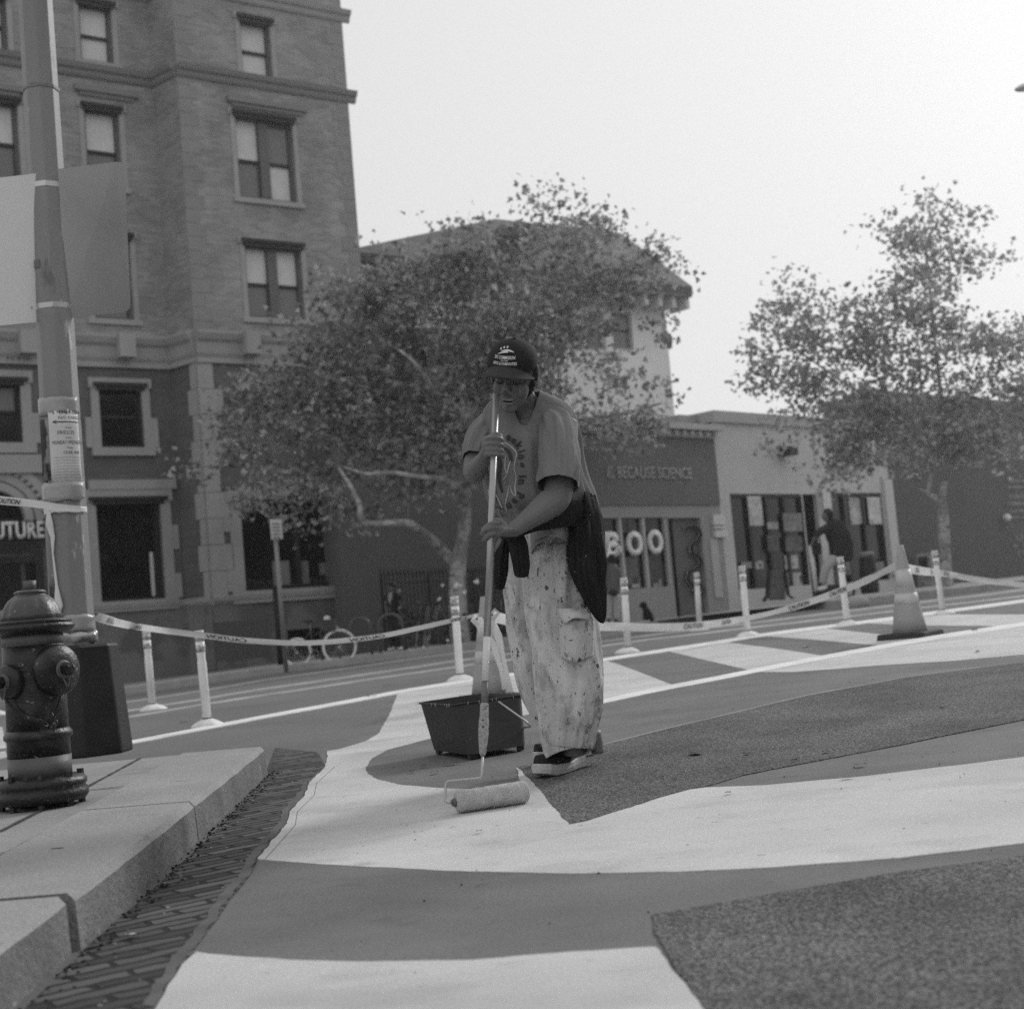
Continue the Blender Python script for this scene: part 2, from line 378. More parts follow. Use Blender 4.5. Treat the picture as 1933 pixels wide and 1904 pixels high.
# ------------------------------------------------------------------ near pavement, kerb, brick gutter
KH = .124
KB = [(620, 1395), (508, 1461), (394, 1583), (157, 1796), (68, 1886), (-60, 2010)]
drape('brick_gutter', [(520, 1412), (505, 1450)] + KB[1:] + [(255, 2000)] + EDGE_L[1:-1] + [(600, 1420)], GUTB, .003)
drape('gutter_edge', [(a[0] - 3, a[1]) for a in EDGE_L[:11]] + [(a[0] - 26 + i * 1.6, a[1] - 4) for i, a in reversed(list(enumerate(EDGE_L[:11])))], mat('gutter_mortar', .11, rough=.95, var=.3, scale=8), .0046, jag=.012)
def kerb():
    fr = [G(*p) for p in ((508, 1461), (394, 1583), (157, 1796), (68, 1886), (-120, 2080))]
    bk = [G(*p, KH) for p in ((416, 1409), (296, 1495), (0, 1673))]
    d = (fr[1] - fr[0]).normalized(); 
    dirv = (fr[2] - fr[0]); dirv.z = 0; L = dirv.length; dirv.normalize(); nrm = Vector((-dirv.y, dirv.x, 0))
    if nrm.dot(bk[1] - fr[1]) < 0: nrm = -nrm
    wd = .36; t1 = (fr[1] - fr[0]).dot(dirv); t2 = L; mb = MB(); o0 = fr[0]
    for a, b in ((0, t1 - .006), (t1 + .008, t2 - .014), (t2 + .018, t2 + 2.2)):
        n = max(2, int((b - a) / .12)); r = []
        sh = nrm * (.011 if a > t2 else 0)
        for i in range(n + 1):
            p = o0 + dirv * (a + (b - a) * i / n) + sh; g = gz(p.x, p.y); q = p + nrm * wd
            e = .007 * noise.noise(p * 6); ch = .016
            pr = [p + Vector((0, 0, g - p.z - .15)), Vector((p.x, p.y, g + KH - ch * 1.3)) + nrm * (.012 + e), Vector((p.x, p.y, g + KH - .003)) + nrm * (.012 + ch + e), Vector((q.x, q.y, g + KH)), Vector((q.x, q.y, g - .15))]
            r.append(pr)
        mb.rings(r, True)
    k = obj('kerb', mb, KERBM, kind='structure'); k.data.materials.append(mat('kerb_face_shade', .20, rough=.95, var=.22, scale=5, bump=.9, bscale=60, fine=.22, fscale=120, layers=((3, .55, .7, .12, 6), (20, .66, .72, .34, 4))))  # upright faces: shade put into a darker stone colour, plus grime stains
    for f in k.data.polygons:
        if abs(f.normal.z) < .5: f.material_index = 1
    return o0, dirv, nrm, wd
K0, KD, KN, KW = kerb()
side_pts = [K0 + KN * (KW + .008) + KD * t for t in (0, 3, 6.5)] + [K0 + KN * 4.2 + KD * 6.5, K0 + KN * 4.2 + KD * -.25, K0 + KN * 1.6 + KD * -.35, K0 + KN * (KW + .008) + KD * -.06]
drape('pavement', [(p.x, p.y) for p in side_pts], CONC, KH - .002, side=.2, maxlen=.35, pix=False)
def seam(a, b, off=KH + .002, w_=.007):
    pa, pb = G(*a, KH), G(*b, KH); d = (pb - pa).normalized(); n = Vector((-d.y, d.x, 0)) * w_; k = 40; mb = MB(); r = []
    for i in range(k + 1):
        p = pa.lerp(pb, i / k); j = 1 + noise.noise(p * 14) * .9
        r.append((p - n * j, p + n * j))
    for i in range(k):
        q = [Vector((v.x, v.y, gz(v.x, v.y) + off)) for v in (r[i][0], r[i][1], r[i + 1][1], r[i + 1][0])]; mb.quad(*q)
    obj('pavement_joint', mb, SEAM, kind='structure')
seam((0, 1569), (266, 1430)); seam((158, 1492), (330, 1473)); seam((0, 1611), (119, 1601)); seam((-40, 1520), (60, 1462))
pa = K0 + KN * KW; seampts = [(pa + KD * t) for t in (0, 6.4)]
mb = MB()
for i in range(140):
    t = i * .046; p = pa + KD * t; q = pa + KD * (t + .047)
    a, b = 0.006 + .004 * noise.noise(p * 20), 0.006 + .004 * noise.noise(q * 20)
    vs = [p - KN * a, p + KN * a, q + KN * b, q - KN * b]; mb.quad(*[Vector((v.x, v.y, gz(v.x, v.y) + KH + .003)) for v in vs])
obj('pavement_joint', mb, SEAM, kind='structure')

# ------------------------------------------------------------------ far pavement across the street
CURB = [(-300, 1395), (301, 1304), (537, 1266), (770, 1234), (870, 1222), (1140, 1197), (1328, 1168), (1500, 1150), (1614, 1146), (1700, 1133), (1933, 1106), (2200, 1076)]
def onY(px, py, Y, off=0.0):
    d = ray(px, py); X = d.x / d.y * Y; return Vector((X, Y, gz(X, Y) + off))
far = [onY(*p, 29 if p[0] < 1550 or p[0] > 1720 else (25 if p[0] < 1650 else 27)) for p in CURB]
fp = [(p.x, p.y) for p in far] + [(40, 52), (10, 58), (-10, 58), (-30, 52)]
drape('pavement', fp, PAVE, .13, side=.2, maxlen=1.5, pix=False)
mb = MB(); r = []
for a, b in zip(far, far[1:]):
    k = max(2, int((b - a).length / .8))
    for i in range(k): r.append(a.lerp(b, i / k))
rr = []
for i, p in enumerate(r):
    d = r[min(i + 1, len(r) - 1)] - r[max(i - 1, 0)]; n = Vector((-d.y, d.x, 0)).normalized(); g = gz(p.x, p.y)
    rr.append([Vector((p.x, p.y, g - .1)) - n * .03, Vector((p.x, p.y, g + .13)) - n * .03, Vector((p.x, p.y, g + .145)), Vector((p.x, p.y, g + .145)) + n * .17, Vector((p.x, p.y, g - .1)) + n * .17])
mb.rings(rr)
obj('kerb', mb, mat('far_kerb', .36, rough=.9, var=.15, scale=3), kind='structure')

# ------------------------------------------------------------------ buildings
class Wall:
    def __init__(s, px, py, z, az):
        s.o = P(px, py, z); s.d = Vector((sin(radians(az)), cos(radians(az)), 0)); s.n = Vector((s.d.y, -s.d.x, 0))
        if s.n.y > 0 and az < 90: s.n = -s.n
    def uh(s, x, y):
        r = ray(x, y); o = Vector((0, 0, CAMZ)); t = (s.o - o).dot(s.n) / r.dot(s.n); p = o + r * t
        return (p - s.o).dot(s.d), p.z
    def pt(s, u, h, out=0): q = s.o + s.d * u + s.n * out; return Vector((q.x, q.y, h))
    def r(s, xl, xr, yt, yb):
        xc, yc = (xl + xr) / 2, (yt + yb) / 2
        return s.uh(xl, yc)[0], s.uh(xr, yc)[0], s.uh(xc, yb)[1], s.uh(xc, yt)[1]
    def box(s, mb, u0, u1, h0, h1, a, b):
        q = lambda u, o, h: s.pt(u, h, o)
        return mb.hexa([q(u0, b, h0), q(u1, b, h0), q(u1, a, h0), q(u0, a, h0)], [q(u0, b, h1), q(u1, b, h1), q(u1, a, h1), q(u0, a, h1)])
    def boxpx(s, mb, xl, xr, yt, yb, a, b): u0, u1, h0, h1 = s.r(xl, xr, yt, yb); return s.box(mb, u0, u1, h0, h1, a, b)
def facade(name, W, u0, u1, h0, h1, ops, m, parent, rev=.22, out=0):
    us = sorted({u0, u1} | {min(max(v, u0), u1) for o in ops for v in o[:2]}); hs = sorted({h0, h1} | {min(max(v, h0), h1) for o in ops for v in o[2:4]})
    mb = MB()
    for a, b in zip(us, us[1:]):
        for c, d in zip(hs, hs[1:]):
            um, hm = (a + b) / 2, (c + d) / 2
            if any(o[0] < um < o[1] and o[2] < hm < o[3] for o in ops) or b - a < 1e-4 or d - c < 1e-4: continue
            mb.quad(W.pt(a, c, out), W.pt(b, c, out), W.pt(b, d, out), W.pt(a, d, out))
    for o in ops:
        a, b, c, d = o[:4]
        for (p, q, r_, t) in (((a, c), (b, c), (b, c), (a, c)), ((a, d), (b, d), (b, d), (a, d)), ((a, c), (a, d), (a, d), (a, c)), ((b, c), (b, d), (b, d), (b, c))):
            mb.quad(W.pt(*p, out), W.pt(*q, out), W.pt(*r_, out - rev), W.pt(*t, out - rev))
    return obj(name, mb, m, parent)
AZA = 53.8
dA = (sin(radians(AZA)), cos(radians(AZA)), 0)
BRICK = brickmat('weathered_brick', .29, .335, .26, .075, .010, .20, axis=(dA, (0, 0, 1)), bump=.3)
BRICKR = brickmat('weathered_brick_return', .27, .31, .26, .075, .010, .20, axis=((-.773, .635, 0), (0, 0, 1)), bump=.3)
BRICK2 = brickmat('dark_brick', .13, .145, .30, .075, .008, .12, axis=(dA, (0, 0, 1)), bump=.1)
STONE = mat('limestone', .38, rough=.85, var=.10, scale=1.2, bump=.15, bscale=30, fine=.06, fscale=40)
STONED = mat('limestone_base', .20, rough=.9, var=.14, scale=.8, layers=((.9, .5, .56, .14, 2),))
FRAME = mat('window_frame', .13, rough=.5, var=.1)
FRAMED = mat('dark_frame', .03, rough=.5)
BLIND = mat('window_blind', .66, rough=.35, spec=.5, var=.06, scale=3)
PANE = glass('window_glass', .17, .12); PANED = mat('dark_window_glass', .012, rough=.12, spec=.35, var=.5, scale=2.0, layers=((1.4, .58, .7, .05, 4),))  # dark glass has lighter patches painted in as reflections
PAPER = mat('paper', .5, rough=.8, var=.06, scale=6); LEDGE = mat('ledge_shadow', .10, rough=.9)
INK = mat('printed_ink', .02, rough=.7)
A1 = Wall(728, 1110, 38, AZA)
uL = A1.uh(400, 1120)[0]
A2 = Wall(728, 1110, 38, AZA); cornerL = A1.pt(uL, 0); 
rd = Vector((-.773, .635, 0)).normalized(); RET = 1.0
A2.o = cornerL + rd * RET - A2.d * 0; A2.o.z = 0
HB, HT = -1.2, 19.5
BROWNM = mat('brownstone_moulding', .25, rough=.9)

bld = thing('apartment_building', 'weathered brick and limestone building with tall sash windows and moulded string courses, at the left', 'building', tuple(A1.pt(uL / 2, 0)))
# window list on the projecting bay: (xl, xr, ytop, ybottom, kind)
def sash(W, op, parent, inset, style, frame=FRAME, double=False, split=.47):
    """a timber sash window filling opening op"""
    a, b, c, d = op; mb = MB(); fw = .075
    W.box(mb, a, b, d - fw, d, -inset - .06, -inset + .05); W.box(mb, a, b, c, c + fw, -inset - .06, -inset + .07)
    W.box(mb, a, a + fw, c + fw, d - fw, -inset - .06, -inset + .048); W.box(mb, b - fw, b, c + fw, d - fw, -inset - .06, -inset + .048)
    bays = [(a + fw, b - fw)]
    if double:
        m_ = (a + b) / 2; W.box(mb, m_ - .13, m_ + .13, c + fw, d - fw, -inset - .06, -inset + .075); bays = [(a + fw, m_ - .13), (m_ + .13, b - fw)]
    win = obj('window', mb, frame, parent)
    for k, (p, q) in enumerate(bays):
        hm = d - fw - (d - c - 2 * fw) * split
        mb = MB(); W.box(mb, p, q, hm - .035, hm + .035, -inset - .05, -inset + .02); obj('sash_bar', mb, FRAMED, win)
        s0, s1 = style[k % len(style)]
        mb = MB(); W.box(mb, p + .02, q - .02, hm + .035, d - fw, -inset - .05, -inset - .03); obj('pane', mb, s0, win)
        mb = MB(); W.box(mb, p + .02, q - .02, c + fw, hm - .035, -inset - .07, -inset - .05); obj('pane', mb, s1, win)
    return win
def surround(W, op, parent, mt=STONE, wdt=.16, out=.05, head=True, zig=0):
    a, b, c, d = op; mb = MB()
    W.box(mb, a - wdt, a, c, d, 0.001, out); W.box(mb, b, b + wdt, c, d, 0.001, out)
    W.box(mb, a - wdt - .05, b + wdt + .05, d, d + wdt * 1.2, 0.001, out + .03); W.box(mb, a - wdt - .05, b + wdt + .05, c - wdt, c, 0.001, out + .05)
    if zig:
        n = int((d - c) / .55)
        for i in range(n):
            if i % 2 == 0:
                h0 = c + (d - c) * i / n; h1 = c + (d - c) * (i + 1) / n
                W.box(mb, a - wdt - .17, a - wdt, h0, h1, 0.001, out - .008); W.box(mb, b + wdt, b + wdt + .17, h0, h1, 0.001, out - .008)
    obj('window_surround', mb, mt, parent)
    if head:
        mb = MB(); W.box(mb, a - wdt * .7, b + wdt * .7, d + .03, d + .12, out, .13); W.box(mb, a - wdt * .3, b + wdt * .3, d - .06, d + .03, .0, .09); obj('window_head', mb, FRAMED, parent)
def course(W, u0, u1, h, parent, prof, mt, name='string_course'):
    """a moulding: prof = [(dh, out)...] extruded along the wall"""
    mb = MB(); r = [[W.pt(u, h + dh, o) for dh, o in prof] for u in (u0, u1)]; mb.rings(r); return obj(name, mb, mt, parent)
W = A1; uR = 0.0
w1 = [W.r(455, 512, 42, 147), W.r(448, 556, 225, 378), W.r(466, 572, 465, 602)]
g1 = W.r(457, 652, 945, 1110); b1 = W.r(545, 616, 1186, 1237)
h_corn = W.uh(456, 688)[1]      # underside of frieze
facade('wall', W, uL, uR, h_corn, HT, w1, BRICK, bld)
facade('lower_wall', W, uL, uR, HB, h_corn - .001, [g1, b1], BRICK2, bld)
for op, st, db in ((w1[0], [(BLIND, BLIND)], False), (w1[1], [(BLIND, PANE), (PANE, BLIND)], True), (w1[2], [(BLIND, PANE)], True)):
    sash(W, op, bld, .16, st, double=db, split=.53); surround(W, op, bld, BRICK if False else STONE, wdt=.13, out=.02)
op = g1
mb = MB(); a, b, c, d = op
for (p, q, e, f) in ((a, b, d - .12, d), (a, b, c, c + .1), (a, a + .1, c + .1, d - .12), (b - .14, b, c + .1, d - .12)): W.box(mb, p, q, e, f, -.25, -.12)
wn = obj('window', mb, FRAMED, bld)
mm = a + (b - a) * .545
mb = MB(); W.box(mb, mm - .07, mm + .07, c + .1, d - .12, -.26, -.13); obj('mullion', mb, FRAMED, wn)
mb = MB(); W.box(mb, a + .1, b - .14, c + .1, d - .12, -.30, -.26); obj('pane', mb, PANED, wn)
for q in (W.r(524, 556, 1057, 1104), W.r(565, 592, 1057, 1104), W.r(612, 636, 1060, 1083), W.r(641, 647, 1000, 1103)):
    mb = MB(); W.box(mb, *q, -.258, -.25); obj('window_paper', mb, mat('faded_paper', .24, rough=.8, var=.1), wn)
surround(W, op, bld, STONE, wdt=.30, out=.05, zig=1)
def wtext(name, W, txt, xl, xr, yt, yb, out, m, parent, ext=.01, bold=0.0):
    cu = bpy.data.curves.new(name, 'FONT'); cu.body = txt; cu.size = 1; cu.extrude = 0; cu.resolution_u = 3; cu.offset = bold; cu.space_character = 1 + bold * 2.2
    t = bpy.data.objects.new(name, cu); C.objects.link(t); bpy.context.view_layer.update()
    me = bpy.data.meshes.new_from_object(t.evaluated_get(bpy.context.evaluated_depsgraph_get())); bpy.data.objects.remove(t)
    x0 = min(v.co.x for v in me.vertices); x1 = max(v.co.x for v in me.vertices); y0 = min(v.co.y for v in me.vertices); y1 = max(v.co.y for v in me.vertices)
    u0, u1, h0, h1 = W.r(xl, xr, yt, yb) if xl is not None else yt
    for v in me.vertices:
        u = u0 + (v.co.x - x0) / (x1 - x0) * (u1 - u0); h = h0 + (v.co.y - y0) / (y1 - y0) * (h1 - h0); v.co = W.pt(u, h, out)
    bm = bmesh.new(); bm.from_mesh(me); r = bmesh.ops.extrude_face_region(bm, geom=bm.faces[:])
    for g in r['geom']:
        if isinstance(g, bmesh.types.BMVert): g.co += W.n * ext
    bmesh.ops.recalc_face_normals(bm, faces=bm.faces); bm.to_mesh(me); bm.free()
    me.materials.clear(); me.materials.append(m); me.name = name
    o = bpy.data.objects.new(name, me); C.objects.link(o)
    if parent: o.parent = parent; o.matrix_parent_inverse = parent.matrix_basis.inverted()
    return o
wtext('lettering', W, 'MEETING ROOM', 463, 547, 1092, 1103, -.255, mat('faded_lettering', .10), bld, .003)
wtext('lettering', W, 'COWORKING', 562, 640, 1090, 1101, -.255, mat('faded_lettering', .10), bld, .003)
mb = MB(); a, b, c, d = b1; W.box(mb, a, b, c, d, -.3, -.2); obj('basement_window', mb, PANED, bld)
mb = MB(); W.boxpx(mb, 633, 662, 1135, 1153, .002, .04); obj('number_plate', mb, mat('plate', .3), bld)
wtext('lettering', W, '136', 637, 658, 1138, 1150, .041, INK, bld, .003)
# mouldings of the bay, its return and the recessed wing
PR1 = [(-.30, .0), (-.30, .05), (-.24, .09), (-.16, .10), (-.12, .17), (0, .22), (0, 0)]
PRB = [(0, .0), (0, .06), (.08, .10), (.34, .12), (.42, .20), (.55, .26), (.62, .26), (.66, 0)]
PRW = [(-.18, 0), (-.18, .05), (-.1, .12), (0, .14), (.03, 0)]
hS = W.uh(492, 148)[1]; hS2 = W.uh(590, 12)[1]; hF = h_corn; hC = W.uh(456, 676)[1]; hW_ = W.uh(560, 1117)[1]
RW_ = Wall(0, 0, 1, AZA); RW_.o = cornerL.copy(); RW_.d = rd.copy(); RW_.n = Vector((-rd.y, rd.x, 0)); RW_.n = RW_.n if RW_.n.dot(Vector((-1, -1, 0))) > 0 else -RW_.n
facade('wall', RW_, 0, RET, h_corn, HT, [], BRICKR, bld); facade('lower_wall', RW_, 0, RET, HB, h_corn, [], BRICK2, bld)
A2u0 = -9.0
for Wq, a, b in ((A1, uL, uR + .2), (RW_, 0, RET), (A2, A2u0, 0)):
    course(Wq, a, b, hS, bld, PR1, BROWNM, 'string_course')
    course(Wq, a, b, hS2, bld, PR1, STONE, 'string_course')
    course(Wq, a, b, hC, bld, PRB, STONE, 'cornice')
    mb = MB(); Wq.box(mb, a, b, hF + .08, hC - .001, 0.001, .05); Wq.box(mb, a, b, hF, hF + .08, .001, .09); obj('frieze', mb, STONE, bld)
    course(Wq, a, b, hW_, bld, PRW, STONE, 'water_table')
    mb = MB(); Wq.box(mb, a, b, HB, hW_ - .18, .001, .04); 
    if Wq is not A1: obj('plinth', mb, STONED, bld)
mb = MB()
for a, b in ((uL, b1[0] - .05), (b1[1] + .05, 0)): A1.box(mb, a, b, HB, hW_ - .18, .001, .04)
A1.box(mb, b1[0] - .05, b1[1] + .05, b1[3], hW_ - .18, .001, .04)
obj('plinth', mb, STONED, bld)
CVP = mat('cover_paint', .12, rough=.8, var=.05)
for q in ((403, 506, 1171, 1243), (618, 722, 1160, 1225)):
    mb = MB(); A1.boxpx(mb, *q, .041, .046); obj('overpainted_patch', mb, CVP, bld)
for xb, Wq in ((466, A1), (650, A1), (230, A2), (46, A2)):       # cornice blocks
    u = Wq.uh(xb, 655)[0]; mb = MB(); Wq.box(mb, u - .2, u + .2, hC + .05, hC + .62, .1, .40); obj('cornice_block', mb, STONE, bld)
mb = MB(); n = 9                                                   # quoins at the bay corner
for i in range(n):
    h0 = hW_ + (hF - hW_) * i / n; h1 = hW_ + (hF - hW_) * (i + 1) / n; q = .62 if i % 2 else .40
    mb = MB(); A1.box(mb, uL, uL + q, h0, h1 - .012, .001, .05); RW_.box(mb, 0, q * .55, h0, h1 - .012, .001, .05); obj('quoin', mb, STONE, bld)
    mb = MB(); A1.box(mb, -q * .9, 0.0, h0, h1 - .012, .001, .05); obj('quoin', mb, STONE, bld)
BQ = mat('brownstone_quoin', .28, rough=.9, var=.12, scale=1)
n = 34
for i in range(n):
    h0 = h_corn + .7 + (HT - h_corn) * i / n; h1 = h0 + (HT - h_corn) / n; q = .5 if i % 2 else .34
    mb = MB(); A1.box(mb, uL, uL + q, h0, h1 - .012, .001, .012); obj('quoin', mb, BQ, bld)
    mb = MB(); A1.box(mb, -q, 0, h0, h1 - .012, .001, .012); obj('quoin', mb, BQ, bld)
HOODM = mat('brownstone_hood', .24, rough=.9)
mb = MB()                                                        # hood mouldings above the windows
for Wq, q in ((A1, (428, 576, 192, 204)), (A2, (140, 259, 166, 182)), (A2, (-60, 44, 158, 172))):
    u0, u1, h0, h1 = Wq.r(*q); hm = (h0 + h1) / 2; mb = MB()
    Wq.box(mb, u0, u1, hm - .07, hm + .07, .001, .12); Wq.box(mb, u0 + .12, u1 - .12, hm - .17, hm - .072, .001, .06); obj('hood_moulding', mb, HOODM, bld)
# east side and roof of the bay
mb = MB(); bk = A1.n * -14
mb.quad(A1.pt(0, HB), A1.pt(0, HB) + bk, A1.pt(0, HT) + bk, A1.pt(0, HT))
obj('side_wall', mb, BRICK2, bld)
mb = MB(); mb.quad(A1.pt(0, HT), A1.pt(0, HT) + bk, A1.pt(-14.5, HT) + bk, A1.pt(-14.5, HT)); mb.quad(A1.pt(-14.5, HB) + bk, A1.pt(0, HB) + bk, A1.pt(0, HT) + bk, A1.pt(-14.5, HT) + bk); obj('roof', mb, STONED, bld)
# recessed wing
W = A2
w2 = [W.r(150, 212, 10, 117), W.r(162, 228, 208, 352), W.r(175, 249, 448, 603), W.r(-50, 13, -10, 92), W.r(-45, 36, 190, 335)]
g2 = W.r(188, 269, 733, 845); g2b = W.r(-30, 40, 722, 836); g3 = W.r(185, 307, 947, 1133); b2 = W.r(229, 288, 1214, 1270)
door = W.r(-120, 92, 985, 1262)
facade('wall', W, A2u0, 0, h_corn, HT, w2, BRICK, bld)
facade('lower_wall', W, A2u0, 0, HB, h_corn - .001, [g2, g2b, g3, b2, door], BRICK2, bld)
for i, op in enumerate(w2):
    sash(W, op, bld, .16, [(BLIND, BLIND if i in (0, 3) else PANE)], split=.54); surround(W, op, bld, STONE, wdt=.13, out=.02)
sash(W, g2, bld, .16, [(PANED, PANED)], frame=FRAMED); surround(W, g2, bld, STONE, wdt=.2, out=.05, zig=1)
sash(W, g2b, bld, .16, [(PANE, PANED)], frame=FRAMED); surround(W, g2b, bld, STONE, wdt=.24, out=.05, zig=1)
a, b, c, d = g3; mb = MB()
for (p, q, e, f) in ((a, b, d - .08, d), (a, b, c, c + .08), (a, a + .07, c + .08, d - .08), (b - .12, b, c + .08, d - .08)): W.box(mb, p, q, e, f, -.25, -.12)
wn = obj('window', mb, FRAMED, bld); mb = MB(); W.box(mb, a + .07, b - .12, c + .08, d - .08, -.30, -.26); obj('pane', mb, PANED, wn)
mb = MB(); W.boxpx(mb, 292, 299, 1040, 1130, -.255, -.25); obj('curtain', mb, BLIND, wn)
surround(W, g3, bld, STONE, wdt=.26, out=.05, zig=1)
mb = MB(); W.boxpx(mb, 165, 330, 906, 924, .001, .10); obj('hood_moulding', mb, STONE, bld)
mb = MB(); W.box(mb, *b2, -.3, -.2); obj('basement_window', mb, PANED, bld)
wtext('lettering', W, 'ITALO', -22, 74, 668, 690, .052, mat('carved_letter', .13), bld, .004)
# entrance portal with arch and lit sign
a, b, c, d = door; mb = MB(); W.box(mb, a, b, c, d - .9, -.9, -.8); obj('entrance_door', mb, FRAMED, bld)
mb = MB(); W.boxpx(mb, -6, 4, 1060, 1230, -.79, -.7); W.boxpx(mb, 62, 70, 1060, 1230, -.79, -.7); W.boxpx(mb, -60, 92, 1041, 1047, -.79, -.7); obj('door_frame', mb, STONED, bld)
mb = MB(); W.boxpx(mb, -120, 92, 980, 1020, -.3, .06); sg = obj('entrance_sign', mb, mat('sign_backing', .03), bld)
wtext('lettering', W, 'FUTURE?', -28, 91, 984, 1018, .061, mat('sign_letter', .75, rough=.5), sg, .05, bold=.035)
mb = MB(); W.boxpx(mb, -200, 118, 860, 895, .05, .22); W.boxpx(mb, -200, 104, 868, 982, .001, .05); W.boxpx(mb, 94, 128, 900, 1150, .05, .2); obj('portal', mb, STONE, bld)
u, h = W.uh(-15, 985); mb = MB()
for R_, o_ in ((1.32, .16), (1.05, .12), (.8, .2)):
    r = []
    for i in range(25):
        t = pi * i / 24; q = lambda rr, oo: W.pt(u + rr * cos(t), h + rr * sin(t), oo)
        r.append([q(R_ - .09, .05), q(R_ - .09, o_), q(R_ + .09, o_), q(R_ + .09, .05)])
    mb.rings(r)
for i in range(22):
    t = pi * (i + .5) / 22; c_ = W.pt(u + 1.19 * cos(t), h + 1.19 * sin(t), .1); mb.ell(c_, (.07, .07, .07), n=5)
obj('arch_moulding', mb, STONE, bld)
mb = MB(); r = []
for i in range(17): t = pi * i / 16; r.append(W.pt(u + .7 * cos(t), h + .7 * sin(t), .052))
mb.add(r, [tuple(range(17))]); obj('fanlight', mb, PANED, bld)
W = A1
mb = MB(); W2 = A1
# low dark wall between the buildings
MW = Wall(900, 1000, 39.5, 52)
mw = thing('side_building', 'plain dark grey wall set back between the brick building and the small shops', 'building', tuple(MW.pt(0, 0)))
DG = mat('dark_rendered_wall', .14, rough=.9, var=.10, scale=.7)
u0, u1, h0, h1 = MW.r(640, 1012, 860, 1230); mb = MB(); MW.box(mb, u0, u1, -1.5, MW.uh(900, 640)[1], -2, 0); obj('wall', mb, DG, mw)
mb = MB(); MW.box(mb, u0, u1, MW.uh(900, 640)[1] + .002, MW.uh(900, 628)[1], -2.1, .12); obj('coping', mb, STONED, mw)
# house with the hipped roof
hs = thing('tall_house', 'pale rendered house with a broad hipped roof and bracketed eaves rising behind the trees', 'house', tuple(P(1100, 1150, 52)))
HW = Wall(1262, 660, 49, 52)
LIGHTW = mat('pale_render', .82, rough=.85, var=.06, scale=.5); ROOFM = brickmat('slate_roof', .11, .06, .5, .3, .02, .2, axis=((.79, .6, 0), (0, 0, 1)), bump=.5)
u0, _, _, _ = HW.r(700, 1262, 560, 1100); wop = [HW.r(x, x + 38, 588, 660) for x in (1052, 1104, 1156)]
facade('wall', HW, u0, 0, -1, HW.uh(1200, 552)[1], wop, LIGHTW, hs)
for op in wop: sash(HW, op, hs, .12, [(PANE, PANE)], frame=STONE)
mb = MB(); mb.quad(HW.pt(0, -1), HW.pt(0, -1) - HW.n * 12, HW.pt(0, HW.uh(1200, 552)[1]) - HW.n * 12, HW.pt(0, HW.uh(1200, 552)[1])); mb.quad(HW.pt(u0, -1), HW.pt(u0, -1) - HW.n * 12, HW.pt(u0, 14) - HW.n * 12, HW.pt(u0, 14)); obj('side_wall', mb, LIGHTW, hs)
ev = HW.uh(1292, 556)[1]
FL, FR = HW.pt(u0 - 1, ev, 1.0), HW.pt(.38, ev, 1.0); BL, BR = FL - HW.n * 14, FR - HW.n * 14
def onray(px, py, z): return P(px, py, z)
R1, R2 = onray(935, 413, 52), onray(1172, 440, 57.5)
mb = MB(); mb.add([FL, FR, BR, BL, R1, R2], [(0, 1, 5, 4), (1, 2, 5), (2, 3, 4, 5), (3, 0, 4), (0, 3, 2, 1)]); dz = Vector((0, 0, -.28)); i4 = Vector((0, 0, 0))
mb.add([FL, FR, BR, BL, FL + dz, FR + dz, BR + dz, BL + dz], [(0, 1, 5, 4), (1, 2, 6, 5), (2, 3, 7, 6), (3, 0, 4, 7), (4, 5, 6, 7)]); obj('roof', mb, ROOFM, hs)
PB = mat('pale_bracket', .62)
for i in range(22): mb = MB(); u = .25 - i * .62; HW.box(mb, u - .08, u + .08, ev - .72, ev - .29, .02, .85); obj('eave_bracket', mb, PB, hs)
mb = MB(); HW.box(mb, u0, .35, ev - .36, ev - .285, .0, .99); obj('soffit', mb, STONED, hs)
# BOO shop and the grocery next to it
SP = Wall(1280, 1120, 34, 44.7)
sh = thing('gift_shop', 'low shop with a dark fascia lettered in grey and big white letters in the window', 'shop', tuple(SP.pt(0, .3)))
FASC = mat('dark_fascia', .17, rough=.8, var=.08, scale=.8); SHOPG = mat('shop_grey', .34, rough=.8, var=.06, scale=1); SHOPL = mat('shop_light', .5, rough=.8, var=.05, scale=1)
uE = SP.uh(1362, 1000)[0]; uS = SP.uh(1092, 1000)[0]
win = SP.r(1120, 1266, 977, 1111); rec = SP.r(1268, 1331, 977, 1143)
rec = (win[1] + .02, rec[1], -1, rec[3])
facade('wall', SP, uS, uE, -1, SP.uh(1300, 953)[1], [win, rec], SHOPG, sh, rev=.14)
mb = MB(); SP.box(mb, uS + .01, uS + .2, -1, SP.uh(1300, 953)[1], -2.5, -.01); obj('side_wall', mb, SHOPG, sh)
mb = MB(); SP.box(mb, uS, uE, SP.uh(1300, 953)[1] + .002, SP.uh(1300, 828)[1], -2.5, 0.04); obj('fascia', mb, FASC, sh)
mb = MB(); SP.box(mb, uS, uE, SP.uh(1300, 827)[1], SP.uh(1300, 815)[1], -2.5, .12); SP.box(mb, uS, uE + .1, SP.uh(1300, 814)[1], SP.uh(1300, 803)[1], -2.6, .30); obj('cornice', mb, SHOPL, sh)
for i in range(17): mb = MB(); u = uE - .15 - i * .3; SP.box(mb, u - .06, u + .06, SP.uh(1300, 824)[1], SP.uh(1300, 816)[1], .12, .22); obj('dentil', mb, SHOPL, sh)
wtext('lettering', SP, 'BECAUSE SCIENCE', 1162, 1301, 882, 904, .042, mat('grey_letter', .42), sh, .03, bold=.01)
mb = MB(); u, h = SP.uh(1150, 892)
